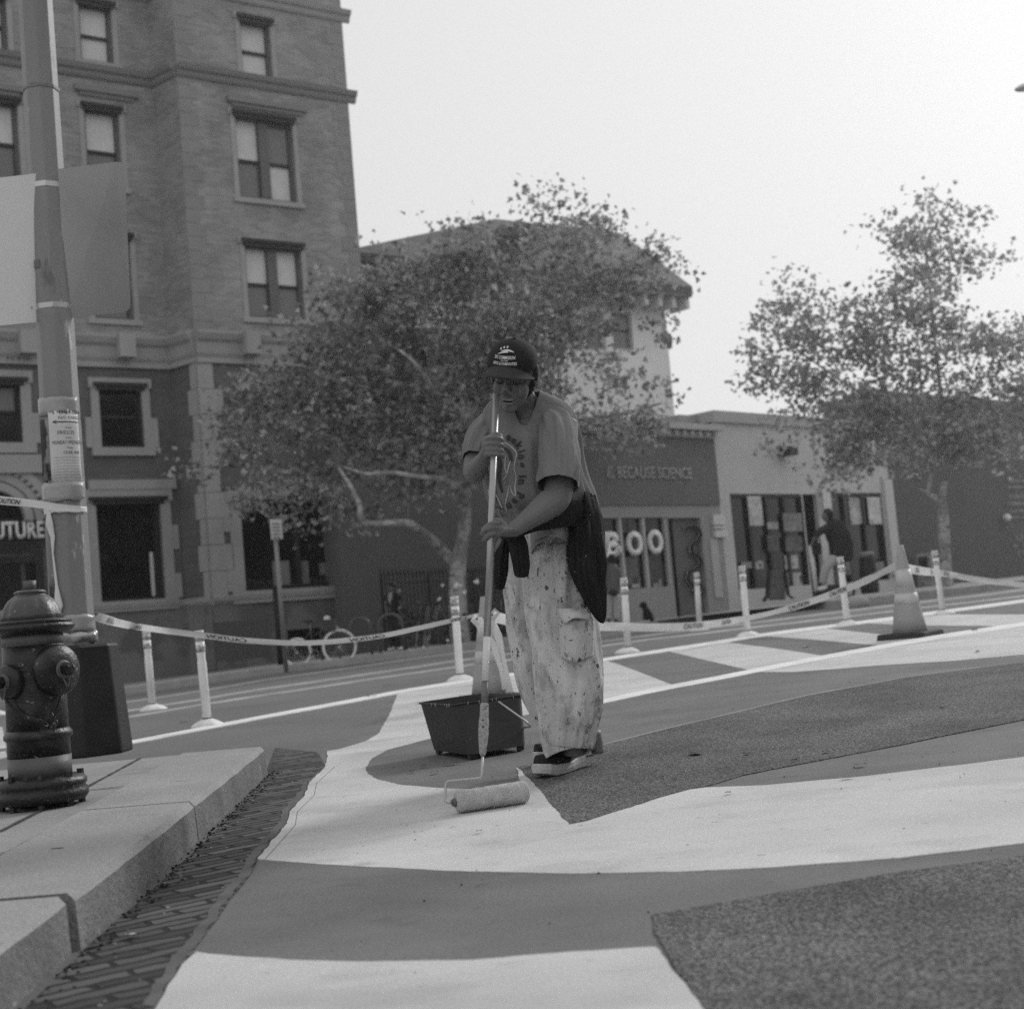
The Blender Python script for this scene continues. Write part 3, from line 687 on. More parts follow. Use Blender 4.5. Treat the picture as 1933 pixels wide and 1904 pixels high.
for k in range(3):
    q = .13 - k * .04; r = [[SP.pt(u + (q + e) * cos(t * pi / 8), h + (q + e) * sin(t * pi / 8), o) for e, o in ((0, .042), (0, .07), (.02, .07), (.02, .042))] for t in range(3, 15)]; mb.rings(r)
mb.ell(SP.pt(u - .12, h - .08, .05), (.04, .04, .04), n=6); obj('shop_emblem', mb, mat('grey_letter_light', .4), sh)
a, b, c, d = win; mb = MB(); SP.box(mb, a, b, c, d, -.17, -.13); obj('shop_window', mb, PANED, sh)
for x, x2 in ((1132, 1143), (1173, 1183), (1217, 1227), (1259, 1269)):
    mb = MB(); u = SP.uh((x + x2) / 2, 1045)[0]; SP.box(mb, u - .045, u + .045, c, d, -.12, -.03); obj('mullion', mb, SHOPL, sh)
for q, v in (((1186, 1212, 1052, 1102), .16), ((1193, 1209, 985, 1000), .12), ((1233, 1250, 1060, 1100), .10), ((1200, 1215, 1088, 1108), .4), ((1240, 1256, 1092, 1108), .3), ((1150, 1168, 1060, 1095), .08)):
    mb = MB(); SP.boxpx(mb, *q, -.129, -.11); obj('window_display', mb, mat('display', v, var=.3, scale=4), sh)
for ch, q in (('B', (1141, 1171, 1003, 1051)), ('O', (1183, 1212, 1002, 1049)), ('O', (1223, 1250, 999, 1046))):
    o = wtext('window_letter', SP, ch, *q, -.02, mat('white_letter', .85), sh, .05, bold=.04)
a, b, c, d = rec; mb = MB(); SP.box(mb, a, b, c, d, -1.3, -1.2); dr = obj('shop_door', mb, mat('dark_recess', .05), sh)
mb = MB(); SP.box(mb, a + .1, a + .5, c, d - .3, -1.19, -1.1); obj('door_leaf', mb, mat('door_leaf', .09), dr)
mb = MB(); SP.box(mb, b - .03, b + .02, c, d, -1.3, -.004)
SN = Wall(0, 0, 1, 0)
pts = [(1296, 997), (1310, 993), (1322, 1000), (1325, 1012), (1314, 1022), (1306, 1032), (1309, 1044), (1320, 1050), (1326, 1062), (1316, 1073), (1303, 1078), (1300, 1092), (1308, 1104), (1325, 1100), (1331, 1112), (1322, 1120), (1312, 1114)]
pan = SP.r(1284, 1334, 984, 1143)
obj('door_reveal', mb, SHOPG, sh)
mb = MB(); SP.box(mb, pan[0], b - .04, -1, d, -.16, -.12); pnl = obj('mural_panel', mb, mat('mural_panel', .15), sh)
for R_, m_, o_ in ((.125, mat('mural_dark', .03), -.10), (.045, mat('mural_light', .5), -.07)):
    mb = MB(); mb.tube([SP.pt(*SP.uh(*p), o_) for p in pts], R_, n=8, ell=[.03] * len(pts), ref=None); q = obj('mural_line', mb, m_, pnl, smooth=True)
mb = MB(); SP.boxpx(mb, 1342, 1364, 972, 991, .002, .09); SP.boxpx(mb, 1344, 1366, 993, 998, .002, .07); SP.boxpx(mb, 1345, 1368, 1001, 1014, .002, .09); obj('pilaster_plates', mb, mat('white_plate', .7), sh)
mb = MB(); SP.boxpx(mb, 1344, 1358, 1016, 1128, .002, .03); obj('pilaster_panel', mb, SHOPL, sh)
# grocery
g_ = thing('corner_shop', 'low pale shop with dark glazed front covered in posters, next to the dark fascia shop', 'shop', tuple(SP.pt(5, .4)))
uG0, uG1 = uE + .01, SP.uh(1694, 1000)[0]; topG = SP.uh(1530, 792)[1]
o1 = SP.r(1386, 1522, 932, 1109); o2 = SP.r(1526, 1545, 940, 1121); o3 = SP.r(1566, 1672, 930, 1098)
o2 = (o1[1] + .04, o3[0] - .42, -1, o1[3])
facade('wall', SP, uG0, uG1, -1, topG, [o1, o2, o3], mat('pale_shop_wall', .60, rough=.85, var=.07, scale=.8), g_, rev=.12)
mb = MB(); SP.box(mb, uG0, uG1, SP.uh(1500, 806)[1], topG + .05, -3, .10); obj('parapet', mb, mat('shop_parapet', .45), g_)
mb = MB(); SP.box(mb, uG0, uG1, -1, topG - .1, -3, -.9); obj('rear_block', mb, DG, g_)
mb = MB(); SP.boxpx(mb, 1308, 1352, 779, 806, -1.6, -.4); obj('chimney_block', mb, SHOPG, g_)
for op in (o1, o3):
    a, b, c, d = op; mb = MB(); SP.box(mb, a, b, c, d, -.14, -.11); pw_ = obj('shop_window', mb, PANED, g_)
    mb = MB(); n = 4 if op is o1 else 3
    for i in range(n + 1): u = a + (b - a) * i / n; SP.box(mb, u - .05, u + .05, c, d, -.10, -.03)
    SP.box(mb, a, b, d - .08, d, -.105, -.025); obj('window_bars', mb, FRAMED, pw_)
a, b, c, d = o2; mb = MB(); SP.box(mb, a, b, c, d, -.8, -.75); dr = obj('shop_door', mb, PANED, g_)
for q, v in (((1414, 1440, 936, 992), .55), ((1425, 1446, 1058, 1073), .5), ((1400, 1420, 1060, 1072), .3), ((1487, 1512, 1047, 1073), .55), ((1493, 1519, 1080, 1108), .5), ((1450, 1470, 985, 998), .4), ((1480, 1515, 968, 1003), .25),
             ((1609, 1632, 938, 989), .5), ((1640, 1664, 938, 989), .6), ((1450, 1472, 1010, 1040), .12), ((1580, 1600, 1010, 1030), .3), ((1650, 1670, 1060, 1078), .25), ((1590, 1606, 1060, 1085), .25), ((1484, 1516, 1012, 1040), .14)):
    mb = MB(); SP.boxpx(mb, *q, -.095, -.085) if q[0] % 2 else SP.boxpx(mb, *q, -.024, -.014); obj('poster', mb, mat('poster', v, var=.3, scale=3.5, layers=((4, .6, .66, .05, 3),)), g_)
mb = MB(); SP.boxpx(mb, 1547, 1562, 917, 972, -.05, .12); obj('hanging_sign', mb, mat('lit_sign', .7), g_)
mb = MB(); SP.boxpx(mb, 1467, 1482, 846, 862, .01, .4); obj('wall_lamp', mb, DARK, g_)
mb = MB(); SP.boxpx(mb, 1672, 1688, 905, 1086, .002, .1); obj('corner_column', mb, mat('white_column', .6), g_)
# far right dark building
RB = Wall(1800, 1060, 43, 47)
rb = thing('mural_building', 'wide dark grey building side with a pale flower mural at the right edge', 'building', tuple(RB.pt(0, .5)))
u0 = RB.uh(1691, 1000)[0]; u1 = u0 + 17; ht = RB.uh(1800, 765)[1]
mb = MB(); RB.box(mb, u0, u1, -1, ht, -2, 0); obj('wall', mb, mat('dark_mural_wall', .12, rough=.9, var=.08, scale=.5), rb)
mb = MB(); RB.box(mb, u0, u1, ht + .002, ht + .25, -2.1, .1); obj('coping', mb, DG, rb)
ML = mat('mural_stripe', .2, var=.3, scale=3); mb = MB()
for i, (yy, k) in enumerate(((905, 6), (917, 5), (933, 9), (946, 8), (962, 5), (975, 4))): RB.boxpx(mb, 1902 - 2 * (i % 2), 1952, yy, yy + k, .002, .02)
obj('mural_stripes', mb, ML, rb)
mb = MB()
for cx_, cy_, R_ in ((1925, 1030, .42), (1960, 1000, .5), (1905, 995, .2), (1990, 1050, .45), (1950, 1070, .3)):
    mb = MB(); u, h = RB.uh(cx_, cy_)
    for k in range(6): t = k * pi / 3; mb.tube([RB.pt(u + R_ * .3 * cos(t), h + R_ * .3 * sin(t), .01), RB.pt(u + R_ * .7 * cos(t), h + R_ * .7 * sin(t), .01), RB.pt(u + R_ * cos(t + .1), h + R_ * sin(t + .1), .01)], [R_ * .10, R_ * .2, R_ * .08], n=8, ell=[.02] * 3, ref=RB.n)
    obj('mural_flower', mb, ML, rb)
for x, y in ((1887, 862), (1890, 978)):
    mb = MB(); mb.ell(RB.pt(*RB.uh(x, y), .2), (.12, .12, .12), n=7); obj('wall_lamp', mb, mat('lamp_globe', .8), rb, smooth=True)

# ------------------------------------------------------------------ street furniture
PLAST = mat('white_plastic', .84, rough=.45, var=.06, scale=6, layers=((12, .62, .7, .42, 5),)); PDIRT = mat('scuffed_band', .30, rough=.5, var=.5, scale=22, layers=((30, .5, .56, .62, 3),)); REFL = mat('reflective_band', .55, rough=.35, var=.1)
RUB = mat('black_rubber', .035, rough=.7); BASEP = mat('post_base', .74, rough=.8, var=.14, scale=14, bump=.4, bscale=50)
def ground_thing(name, label, cat, px, py, group=None, off=0):
    g = G(px, py, off); return thing(name, label, cat, tuple(g), group), g
def delineator():
    t = thing('delineator_post', '', 'bollard')
    r = .034
    mb = MB(); mb.lathe([(r, .05), (r, .48), (.031, .50), (.031, .52), (r, .55), (r, .66)], n=20); obj('tube', mb, PLAST, t, smooth=True)
    mb = MB(); mb.lathe([(r + .001, .665), (r + .001, .70), (r + .0015, .705), (r + .001, .722), (.02, .724)], n=20); obj('cap', mb, REFL, t, smooth=True)
    for h in (.56, .64):
        mb = MB(); mb.lathe([(r + .002, h), (r + .0025, h + .052)], n=20); obj('reflective_band', mb, PDIRT, t, smooth=True)
    mb = MB(); mb.lathe([(.125, -.01), (.118, .012), (.085, .034), (.05, .048), (.038, .056), (.02, .058)], n=24, wave=lambda a, z: .06 * sin(a * 3 + 1) + .04 * sin(a * 7)); obj('base', mb, BASEP, t, smooth=True)
    mb = MB(); mb.lathe([(.036, .052), (.038, .058), (.035, .064)], n=18); obj('joint_ring', mb, RUB, t, smooth=True)
    return t
p0 = delineator()
POSTS = [(288, 1340, 'white bollard with tape over its cap, beside the dark base of the pole', 150, 2), (392, 1370, 'scuffed white bollard behind the kerb corner with tape around its top', 181, 3),
         (386, 1276, 'white bollard directly behind the scuffed one at the kerb corner', 84, 3), (869, 1285, 'white bollard left of the leaning cone, under the tree trunk', 160, 5),
         (1186, 1232, 'white bollard just right of the painter, crossed by the tape reading CAUTION', 142, 5), (1321, 1190, 'slim white bollard in front of the serpentine mural door', 110, 5),
         (1412, 1201, 'white bollard between the shops, left of the sandwich board', 134, 6), (1600, 1180, 'white bollard with a pinched neck in front of the scooter rider', 130, 5),
         (1781, 1160, 'rightmost white bollard, beyond the tall cone', 122, 5), (-6, 1350, 'white bollard cut off by the left edge of the photo', 120, 2)]
for i, (px, py, lab, hp, lean) in enumerate(POSTS):
    t = p0 if i == 0 else copy_tree(p0)
    g = G(px, py if i != 2 else 1284); s_ = hp * depth(g) / FPX / .724
    s_ = min(max(s_, .8), 1.35)
    t.location = g; t.scale = (s_, s_, s_); t.rotation_euler = (0, radians(-1.0 - .6 * (i % 3)), radians(40 * i))
    tag(t, lab, 'bollard', 'white bollards along the painted edge')
# cones
CONE = mat('cone_plastic', .34, rough=.6, var=.08, scale=5); COLLAR = mat('cone_collar', .50, rough=.5, var=.1, scale=8)
def cone(px, py, hpx, label, leanx, leany, rot):
    g = G(px, py); s_ = hpx * depth(g) / FPX / .90; t = thing('traffic_cone', label, 'traffic cone', tuple(g), 'traffic cones')
    def at_(r, z): return (r, z)
    sec = [(.165, .035), (.140, .22), (.118, .38), (.098, .52), (.075, .68), (.040, .90)]
    rad = lambda z: .168 - .142 * (z - .035) / .865
    cuts = [.035, .30, .42, .50, .64, .9]; ms = [CONE, COLLAR, CONE, COLLAR, CONE]; nm = ['body', 'reflective_collar', 'body', 'reflective_collar', 'body']
    mb = MB(); mb.lathe([(rad(z), z) for z in (.035, .2, .4, .6, .8, .895)] + [(.020, .897), (.016, .86)], n=28); b = obj('body', mb, CONE, None, smooth=True)
    parts = [b]
    for z0, z1 in ((.33, .43), (.50, .66)):
        mb = MB(); mb.lathe([(rad(z0) + .002, z0), (rad(z1) + .002, z1)], n=28); parts.append(obj('reflective_collar', mb, COLLAR, None, smooth=True))
    mb = MB(); h = .245; mb.hexa([Vector((x * h, y * h, 0)) for x, y in ((-1, -1), (1, -1), (1, 1), (-1, 1))], [Vector((x * h * .96, y * h * .96, .055)) for x, y in ((-1, -1), (1, -1), (1, 1), (-1, 1))])
    q = obj('rubber_base', mb, RUB); bevel(q, .01); parts.append(q)
    for q in parts: q.parent = t
    t.scale = (s_, s_, s_); t.rotation_euler = (radians(leany), radians(leanx), radians(rot))
    return t, g
cone(1719, 1203, 176, 'tall traffic cone with a flat black base on the hatched paint at the right', -1, 0, 52)
cone(927, 1322, 197, 'traffic cone behind the paint scuttle with caution tape knotted round it', .5, 0, 15)

# hydrant
hg = G(80, 1521, KH); HS = .0
hyd = thing('fire_hydrant', 'dark fire hydrant with fluted dome and chained caps at the left edge', 'fire hydrant', tuple(hg))
HD = mat('hydrant_paint', .013, rough=.40, var=.45, scale=18, bump=.35, bscale=60, spec=.45, layers=((26, .66, .69, .22, 4), (7, .56, .7, .06, 6), (60, .68, .71, .14, 3)))
HM = mat('hydrant_band', .11, rough=.5, var=.12, scale=12, bump=.2, bscale=60, layers=((30, .7, .73, .35, 3),))
HB2 = mat('hydrant_dome', .060, rough=.4, var=.25, scale=10, bump=.3, bscale=70, spec=.5, layers=((24, .66, .7, .22, 4),))
hz = depth(hg); kpx = hz / FPX; H = 427 * kpx                  # metres per pixel at the hydrant
def hh(y): return (1521 - y) * kpx                               # picture height -> metres above its foot
mb = MB(); mb.lathe([(.085, hh(1541)), (.092, hh(1512))], n=28); obj('foot', mb, HD, hyd, smooth=True)
mb = MB(); mb.lathe([(r * kpx, hh(y)) for r, y in ((58, 1514), (80, 1512), (86, 1504), (86, 1492), (80, 1486), (84, 1482), (84, 1474), (76, 1466), (58, 1464))], n=40); fl = obj('base_flange', mb, HD, hyd, smooth=True)
for k in range(8):
    a = k * pi / 4 + .3; mb = MB(); c_ = Vector((72 * kpx * cos(a), 72 * kpx * sin(a), 0))
    mb.tube([c_ + Vector((0, 0, hh(1526))), c_ + Vector((0, 0, hh(1512))), c_ + Vector((0, 0, hh(1468))), c_ + Vector((0, 0, hh(1458)))], [.013, .012, .012, .012], n=6)
    for v in mb.v: v += hg
    obj('bolt', mb, HD, hyd)
def lath(name, prof, m, par=hyd, n=40, wave=None, M=None):
    mb = MB(); mb.lathe([(r * kpx, hh(y)) for r, y in prof], M, n=n, wave=wave)
    for v in mb.v: v += hg
    return obj(name, mb, m, par, smooth=True)
for o in list(hyd.children):                                     # the first two were built at the origin
    if o.name.startswith(('foot', 'base_flange')):
        for v in o.data.vertices: v.co += hg
lath('painted_band', [(58, 1466), (58.6, 1427)], HM)
lath('lower_barrel', [(58, 1427), (57, 1397), (58, 1396), (63, 1392), (63, 1384), (59, 1379), (57, 1376)], HD)
lath('barrel', [(57, 1377), (56, 1330), (58, 1300), (58, 1255), (57, 1218)], HD)
lath('upper_band', [(57, 1218), (56, 1196)], HM)
lath('bonnet_flange', [(56, 1197), (64, 1198), (76, 1190), (79, 1186), (78, 1181), (70, 1178), (74, 1176), (72, 1172), (58, 1169)], HD)
lath('dome', [(56, 1172), (54, 1160), (49, 1145), (41, 1132), (32, 1124), (26, 1121), (30, 1119), (30, 1116), (24, 1113), (10, 1112)], HB2, n=96, wave=lambda a, z: (.12 * max(0, abs(cos(a * 5)) ** .35 - .62) if z < hh(1124) else 0))
lath('operating_nut', [(12.5, 1114), (13, 1095), (2, 1094)], HM, n=5)
def nozzle(name, ax, h, r, L, rn):
    """capped outlet pointing along ax"""
    ax = Vector(ax).normalized(); q = ax.to_track_quat('Z', 'Y').to_matrix(); c_ = hg + Vector((0, 0, h)); M = q
    def put(prof, nm, m, par, n=32, wave=None):
        mb = MB(); mb.lathe(prof, M, n=n, wave=wave)
        for v in mb.v: v += c_
        return obj(nm, mb, m, par, smooth=n > 8)
    nz = put([(r * .9, .02), (r * .9, .085), (r * 1.02, .095)], name, HD, hyd)
    put([(r * 1.15, .096), (r * 1.2, .10), (r * 1.2, .10 + L * .55), (r * 1.1, .10 + L * .75), (r * .6, .10 + L), (r * .3, .10 + L)], 'cap', HD, nz)
    put([(rn * 1.5, .098 + L), (rn * 1.45, .104 + L), (rn, .106 + L)], 'washer', HM, nz)
    put([(rn, .104 + L), (rn, .14 + L), (rn * .6, .143 + L)], 'cap_nut', HD, nz, n=5)
    return c_ + ax * (.12 + L)
n1 = nozzle('pumper_outlet', Vector((.83, -.56, 0)), hh(1268), .070, .048, .021)
n2 = nozzle('hose_outlet', Vector((-.50, -.86, 0)), hh(1283), .047, .030, .019)
mb = MB(); CH = MB()
def chain(a, b, sag, nm):
    n = 22; mb = MB()
    for i in range(n):
        t = (i + .5) / n; p = a.lerp(b, t) - Vector((0, 0, sag * 4 * t * (1 - t))); t2 = t + .02; d = (a.lerp(b, t2) - Vector((0, 0, sag * 4 * t2 * (1 - t2))) - p).normalized()
        side = d.cross(Vector((0, -1, 0))).normalized() if i % 2 else d.cross(Vector((0, -1, 0))).cross(d).normalized()
        mb.tube([p + d * .011 * cos(w_) + side * .0055 * sin(w_) for w_ in [k * pi / 4 for k in range(9)]], .0018, n=5)
    return obj(nm, mb, HD, hyd)
front = hg + Vector((.02, -.115, hh(1358)))
chain(n2 + Vector((.01, .03, -.055)), front + Vector((.03, 0, 0)), .02, 'chain'); chain(n1 + Vector((-.02, -.02, -.07)), front + Vector((.05, .01, .015)), .02, 'chain')
mb = MB()
for i in range(14):
    c_ = front + Vector((.07 + .03 * random.uniform(-1, 1), -.005 + .012 * random.uniform(-1, 1), .03 * random.uniform(-1, 1))); a = random.uniform(0, pi)
    d = Vector((cos(a), .3, sin(a))).normalized(); s2 = d.cross(Vector((.2, 1, .1))).normalized(); mb.tube([c_ + d * .011 * cos(k * pi / 4) + s2 * .0055 * sin(k * pi / 4) for k in range(9)], .0018, n=5)
obj('chain_tangle', mb, HD, hyd)
for nn in (n1, n2):
    mb = MB(); ax = Vector((.83, -.56, 0)) if nn is n1 else Vector((-.5, -.86, 0)); sd_ = Vector((-ax.y, ax.x, 0)).normalized()
    b0 = nn - ax * .01; mb.tube([b0 + sd_ * .026 * sin(t) * (1 if t < 2.4 else 1) + Vector((0, 0, .024 * cos(t))) for t in [k * pi / 8 for k in range(-6, 7)]] , .0022, n=6)
    mb.tube([b0 + sd_ * .018 + Vector((0, 0, -.017)), b0 + sd_ * .008 + Vector((0, 0, -.055))], .0022, n=6); mb.tube([b0 - sd_ * .018 + Vector((0, 0, -.017)), b0 + sd_ * .002 + Vector((0, 0, -.055))], .0022, n=6); obj('cap_wire', mb, HM, hyd)

# lamp pole
pg = G(152, 1414, KH); pz = depth(pg); pk = pz / FPX
pole = thing('lamp_pole', 'tapered octagonal metal pole with posted notices and a dark flared base', 'pole', tuple(pg))
POLEM = mat('pole_paint', .25, rough=.5, var=.14, scale=3, bump=.1, bscale=50, spec=.35, layers=((5, .62, .68, .16, 6), (14, .66, .7, .45, 3)), stretch=(1, 1, .35)); SKIRT = mat('pole_skirt', .020, rough=.5, var=.3, scale=5, bump=.25, bscale=20, layers=((16, .71, .73, .5, 3),))
yaw = radians(14)
def octa(prof, name, m, par, rot=yaw, n=8):
    mb = MB(); mb.lathe(prof, Matrix.Rotation(rot, 3, 'Z'), n=n)
    for v in mb.v: v += pg
    return obj(name, mb, m, par)
ph = lambda y: (1412 - y) * pk
bevel(octa([(97 * pk, -.03), (97 * pk, 0), (82 * pk, ph(1222)), (78 * pk, ph(1216))], 'skirt', SKIRT, pole, rot=radians(22)), .012)
bevel(octa([(41 * pk, ph(1230)), (40.2 * pk, ph(1160)), (37 * pk, ph(700)), (35 * pk, ph(320)), (33 * pk, ph(0)), (30 * pk, ph(-700)), (25 * pk, ph(-1700))], 'shaft', POLEM, pole), .006)
octa([(35.4 * pk, ph(134)), (35.6 * pk, ph(130)), (35.4 * pk, ph(127))], 'weld_ring', mat('weld', .22, rough=.6, var=.4, scale=30), pole)
def polept(y, ang, rr=1.0):
    """point on the pole surface at picture height y, angle ang (0 = towards the camera, + = right)"""
    h = ph(y); r = (37 + (y - 700) * .0067) * pk * rr; d = -VIEW.copy(); d.z = 0; d.normalize(); s_ = Vector((RIGHT.x, RIGHT.y, 0)).normalized()
    return pg + Vector((0, 0, h)) + (d * cos(ang) + s_ * sin(ang)) * r
def wrap(name, y0, y1, a0, a1, m, rr=1.03, par=pole, n=14, wob=0, mv=4):
    mb = MB(); r = []
    for j in range(mv + 1):
        for i in range(n + 1):
            a = a0 + (a1 - a0) * i / n; y_ = y0 + (y1 - y0) * j / mv
            r.append(polept(y_ + (wob * noise.noise(Vector((a * 2, j * .3, y0))) if j in (0, mv) else 0), a, rr + .02 * noise.noise(Vector((a * 3, y_ * .05, 2)))))
    mb.v = r; mb.f = [(j * (n + 1) + i, j * (n + 1) + i + 1, (j + 1) * (n + 1) + i + 1, (j + 1) * (n + 1) + i) for j in range(mv) for i in range(n)]
    o = obj(name, mb, m, par, smooth=True); o.modifiers.new('s', 'SOLIDIFY').thickness = .0015
    return o
TAPEM = mat('packing_tape', .33, rough=.3, var=.12, scale=10, spec=.5, bump=.2, bscale=40); TORN = mat('torn_poster', .22, rough=.7, var=.2, scale=3, layers=((7, .5, .56, .03, 4), (16, .62, .66, .5, 4)), stretch=(1, 1, .5), bump=.6, bscale=30)
wrap('old_poster', 782, 905, -1.45, -.30, TORN, 1.03, wob=14)
wrap('old_poster', 985, 1160, -1.4, -.45, TORN, 1.03, wob=10)
wrap('notice', 768, 912, -.30, 1.2, mat('notice_paper', .62, rough=.7, var=.05, scale=8), 1.05)
wrap('packing_tape', 744, 777, -1.35, 1.3, TAPEM, 1.07, wob=5); wrap('packing_tape', 908, 943, -1.35, 1.35, TAPEM, 1.07, wob=6)
wrap('plastic_wrap', 1160, 1190, -1.3, 1.4, TAPEM, 1.12, wob=6); 
wrap('tape_end', 1166, 1190, -.75, -.28, mat('tape_white', .6), 1.15)
def ptext(txt, y0, y1, a0, a1, m=INK, par=pole, rr=1.075, name='lettering'):
    cu = bpy.data.curves.new(name, 'FONT'); cu.body = txt; cu.size = 1; cu.resolution_u = 2
    t = bpy.data.objects.new(name, cu); C.objects.link(t); bpy.context.view_layer.update()
    me = bpy.data.meshes.new_from_object(t.evaluated_get(bpy.context.evaluated_depsgraph_get())); bpy.data.objects.remove(t)
    x0 = min(v.co.x for v in me.vertices); x1 = max(v.co.x for v in me.vertices); q0 = min(v.co.y for v in me.vertices); q1 = max(v.co.y for v in me.vertices)
    for v in me.vertices: v.co = polept(y1 - (v.co.y - q0) / (q1 - q0) * (y1 - y0), a0 + (v.co.x - x0) / (x1 - x0) * (a1 - a0), rr)
    me.materials.clear(); me.materials.append(m); o = bpy.data.objects.new(name, me); C.objects.link(o); o.parent = par; o.matrix_parent_inverse = par.matrix_basis.inverted()
for txt, y0, y1, a0, a1 in (('EMERGENCY', 772, 778, .25, 1.6), ('NO PARKING', 782, 788, .2, 1.6), ('Date:', 802, 806, .5, .8), ('09/02/25', 810, 817, .1, .9), ('Days:', 822, 826, .5, .8), ('MONDAY-WEDNESDAY', 829, 836, -.15, 1.5), ('Time:', 841, 845, .5, .8), ('12:00 AM', 849, 855, .35, 1.1)):
    ptext(txt, y0, y1, a0, a1)
for k in range(8): ptext('to a permit issued by the city the parking lane is closed', 860 + k * 5.5, 862.5 + k * 5.5, -.15, 1.4, m=mat('fine_print', .2))
mb = MB(); pts_ = [polept(793 + .5 * k / 6, -.05 + 1.2 * k / 6, 1.07) for k in range(7)]; mb.tube(pts_, [.001, .0028, .0028, .0028, .0028, .0028, .0028], n=5); mb.tube([polept(792.6, -.08, 1.07), polept(790, .1, 1.07)], .002, n=5); mb.tube([polept(792.6, -.08, 1.07), polept(796, .1, 1.07)], .002, n=5); obj('arrow', mb, INK, pole)
ptext('N', 1172, 1184, -.62, -.38, rr=1.2)
# two sign plates seen from behind, strapped to the pole
def plate(name, label, cs, z, rad_, m, w_=.003):
    t = thing(name, label, 'sign', tuple(P(*cs[0], z[0])), 'blank sign backs on the pole')
    q = [P(*c, zz) for c, zz in zip(cs, z)]; r = []
    n = 8
    for i in range(4):
        a, b, c = q[i - 1], q[i], q[(i + 1) % 4]; u1_, u2_ = (a - b).normalized() * rad_[i], (c - b).normalized() * rad_[i]
        for k in range(n + 1):
            s_ = k / n; r.append((b + u1_) * (1 - s_) ** 2 + b * 2 * s_ * (1 - s_) + (b + u2_) * s_ ** 2 if rad_[i] else b.copy())
            if not rad_[i]: break
    nn = (q[1] - q[0]).cross(q[3] - q[0]).normalized() * w_
    mb = MB(); k = len(r); mb.v = [v for v in r] + [v + nn for v in r]; mb.f = [tuple(range(k)), tuple(range(2 * k - 1, k - 1, -1))] + [(i, (i + 1) % k, (i + 1) % k + k, i + k) for i in range(k)]
    obj('panel', mb, m, t); return t
SIGNB = mat('sign_aluminium', .46, rough=.30, var=.10, scale=2, metal=.8, spec=.5, fine=.04)
SIGNL = mat('sign_aluminium_pale', .82, rough=.5, var=.04, scale=2)
s1 = plate('sign_back', 'bare metal back of a rounded sign on the right side of the pole', [(110, 319), (235, 304), (247, 588), (124, 601)], [pz + .16, pz + .34, pz + .34, pz + .16], [0, .045, .045, 0], SIGNB)
s2 = plate('sign_back', 'pale back of a sign left of the pole, cut off by the photo edge', [(-70, 344), (72, 327), (86, 606), (-55, 620)], [pz - .05, pz + .16, pz + .16, pz - .05], [.04, 0, 0, .04], SIGNL)
for yy in (327, 565):
    a = octa([((35.6 if yy < 400 else 36.9) * pk, ph(yy + 5)), ((35.8 if yy < 400 else 37.1) * pk, ph(yy - 5))], 'strap', METAL, pole); 
    mb = MB(); c_ = polept(yy, -1.25, 1.12); mb.box(c_, (.02, .02, .022)); mb.tube([c_ + Vector((-.01, -.012, .0)), c_ + Vector((.01, -.03, .0))], .006, n=6); mb.tube([c_ + Vector((0, -.01, .01)), c_ + Vector((0, -.01, -.035))], .003, n=5); bevel(obj('buckle', mb, METAL, pole), .002)
wrap('sticker', 475, 492, -.75, -.35, mat('sticker', .2, var=.3), 1.01)
# crumpled foil bag between pole and skirt
mb = MB(); c_ = pg + Vector((0, -.0, ph(1200)))
mb.ell((0, 0, 0), (.125, .125, .055), n=18)
for v in mb.v: d = noise.noise_vector(v * 14) * .02 + noise.noise_vector(v * 34) * .008; v += d; v += c_
tag(obj('crumpled_bag', mb, mat('foil_bag', .38, rough=.25, var=.5, scale=9, metal=.3, bump=.8, bscale=30), smooth=True), 'crumpled shiny plastic bag stuffed on top of the dark pole base', 'bag')

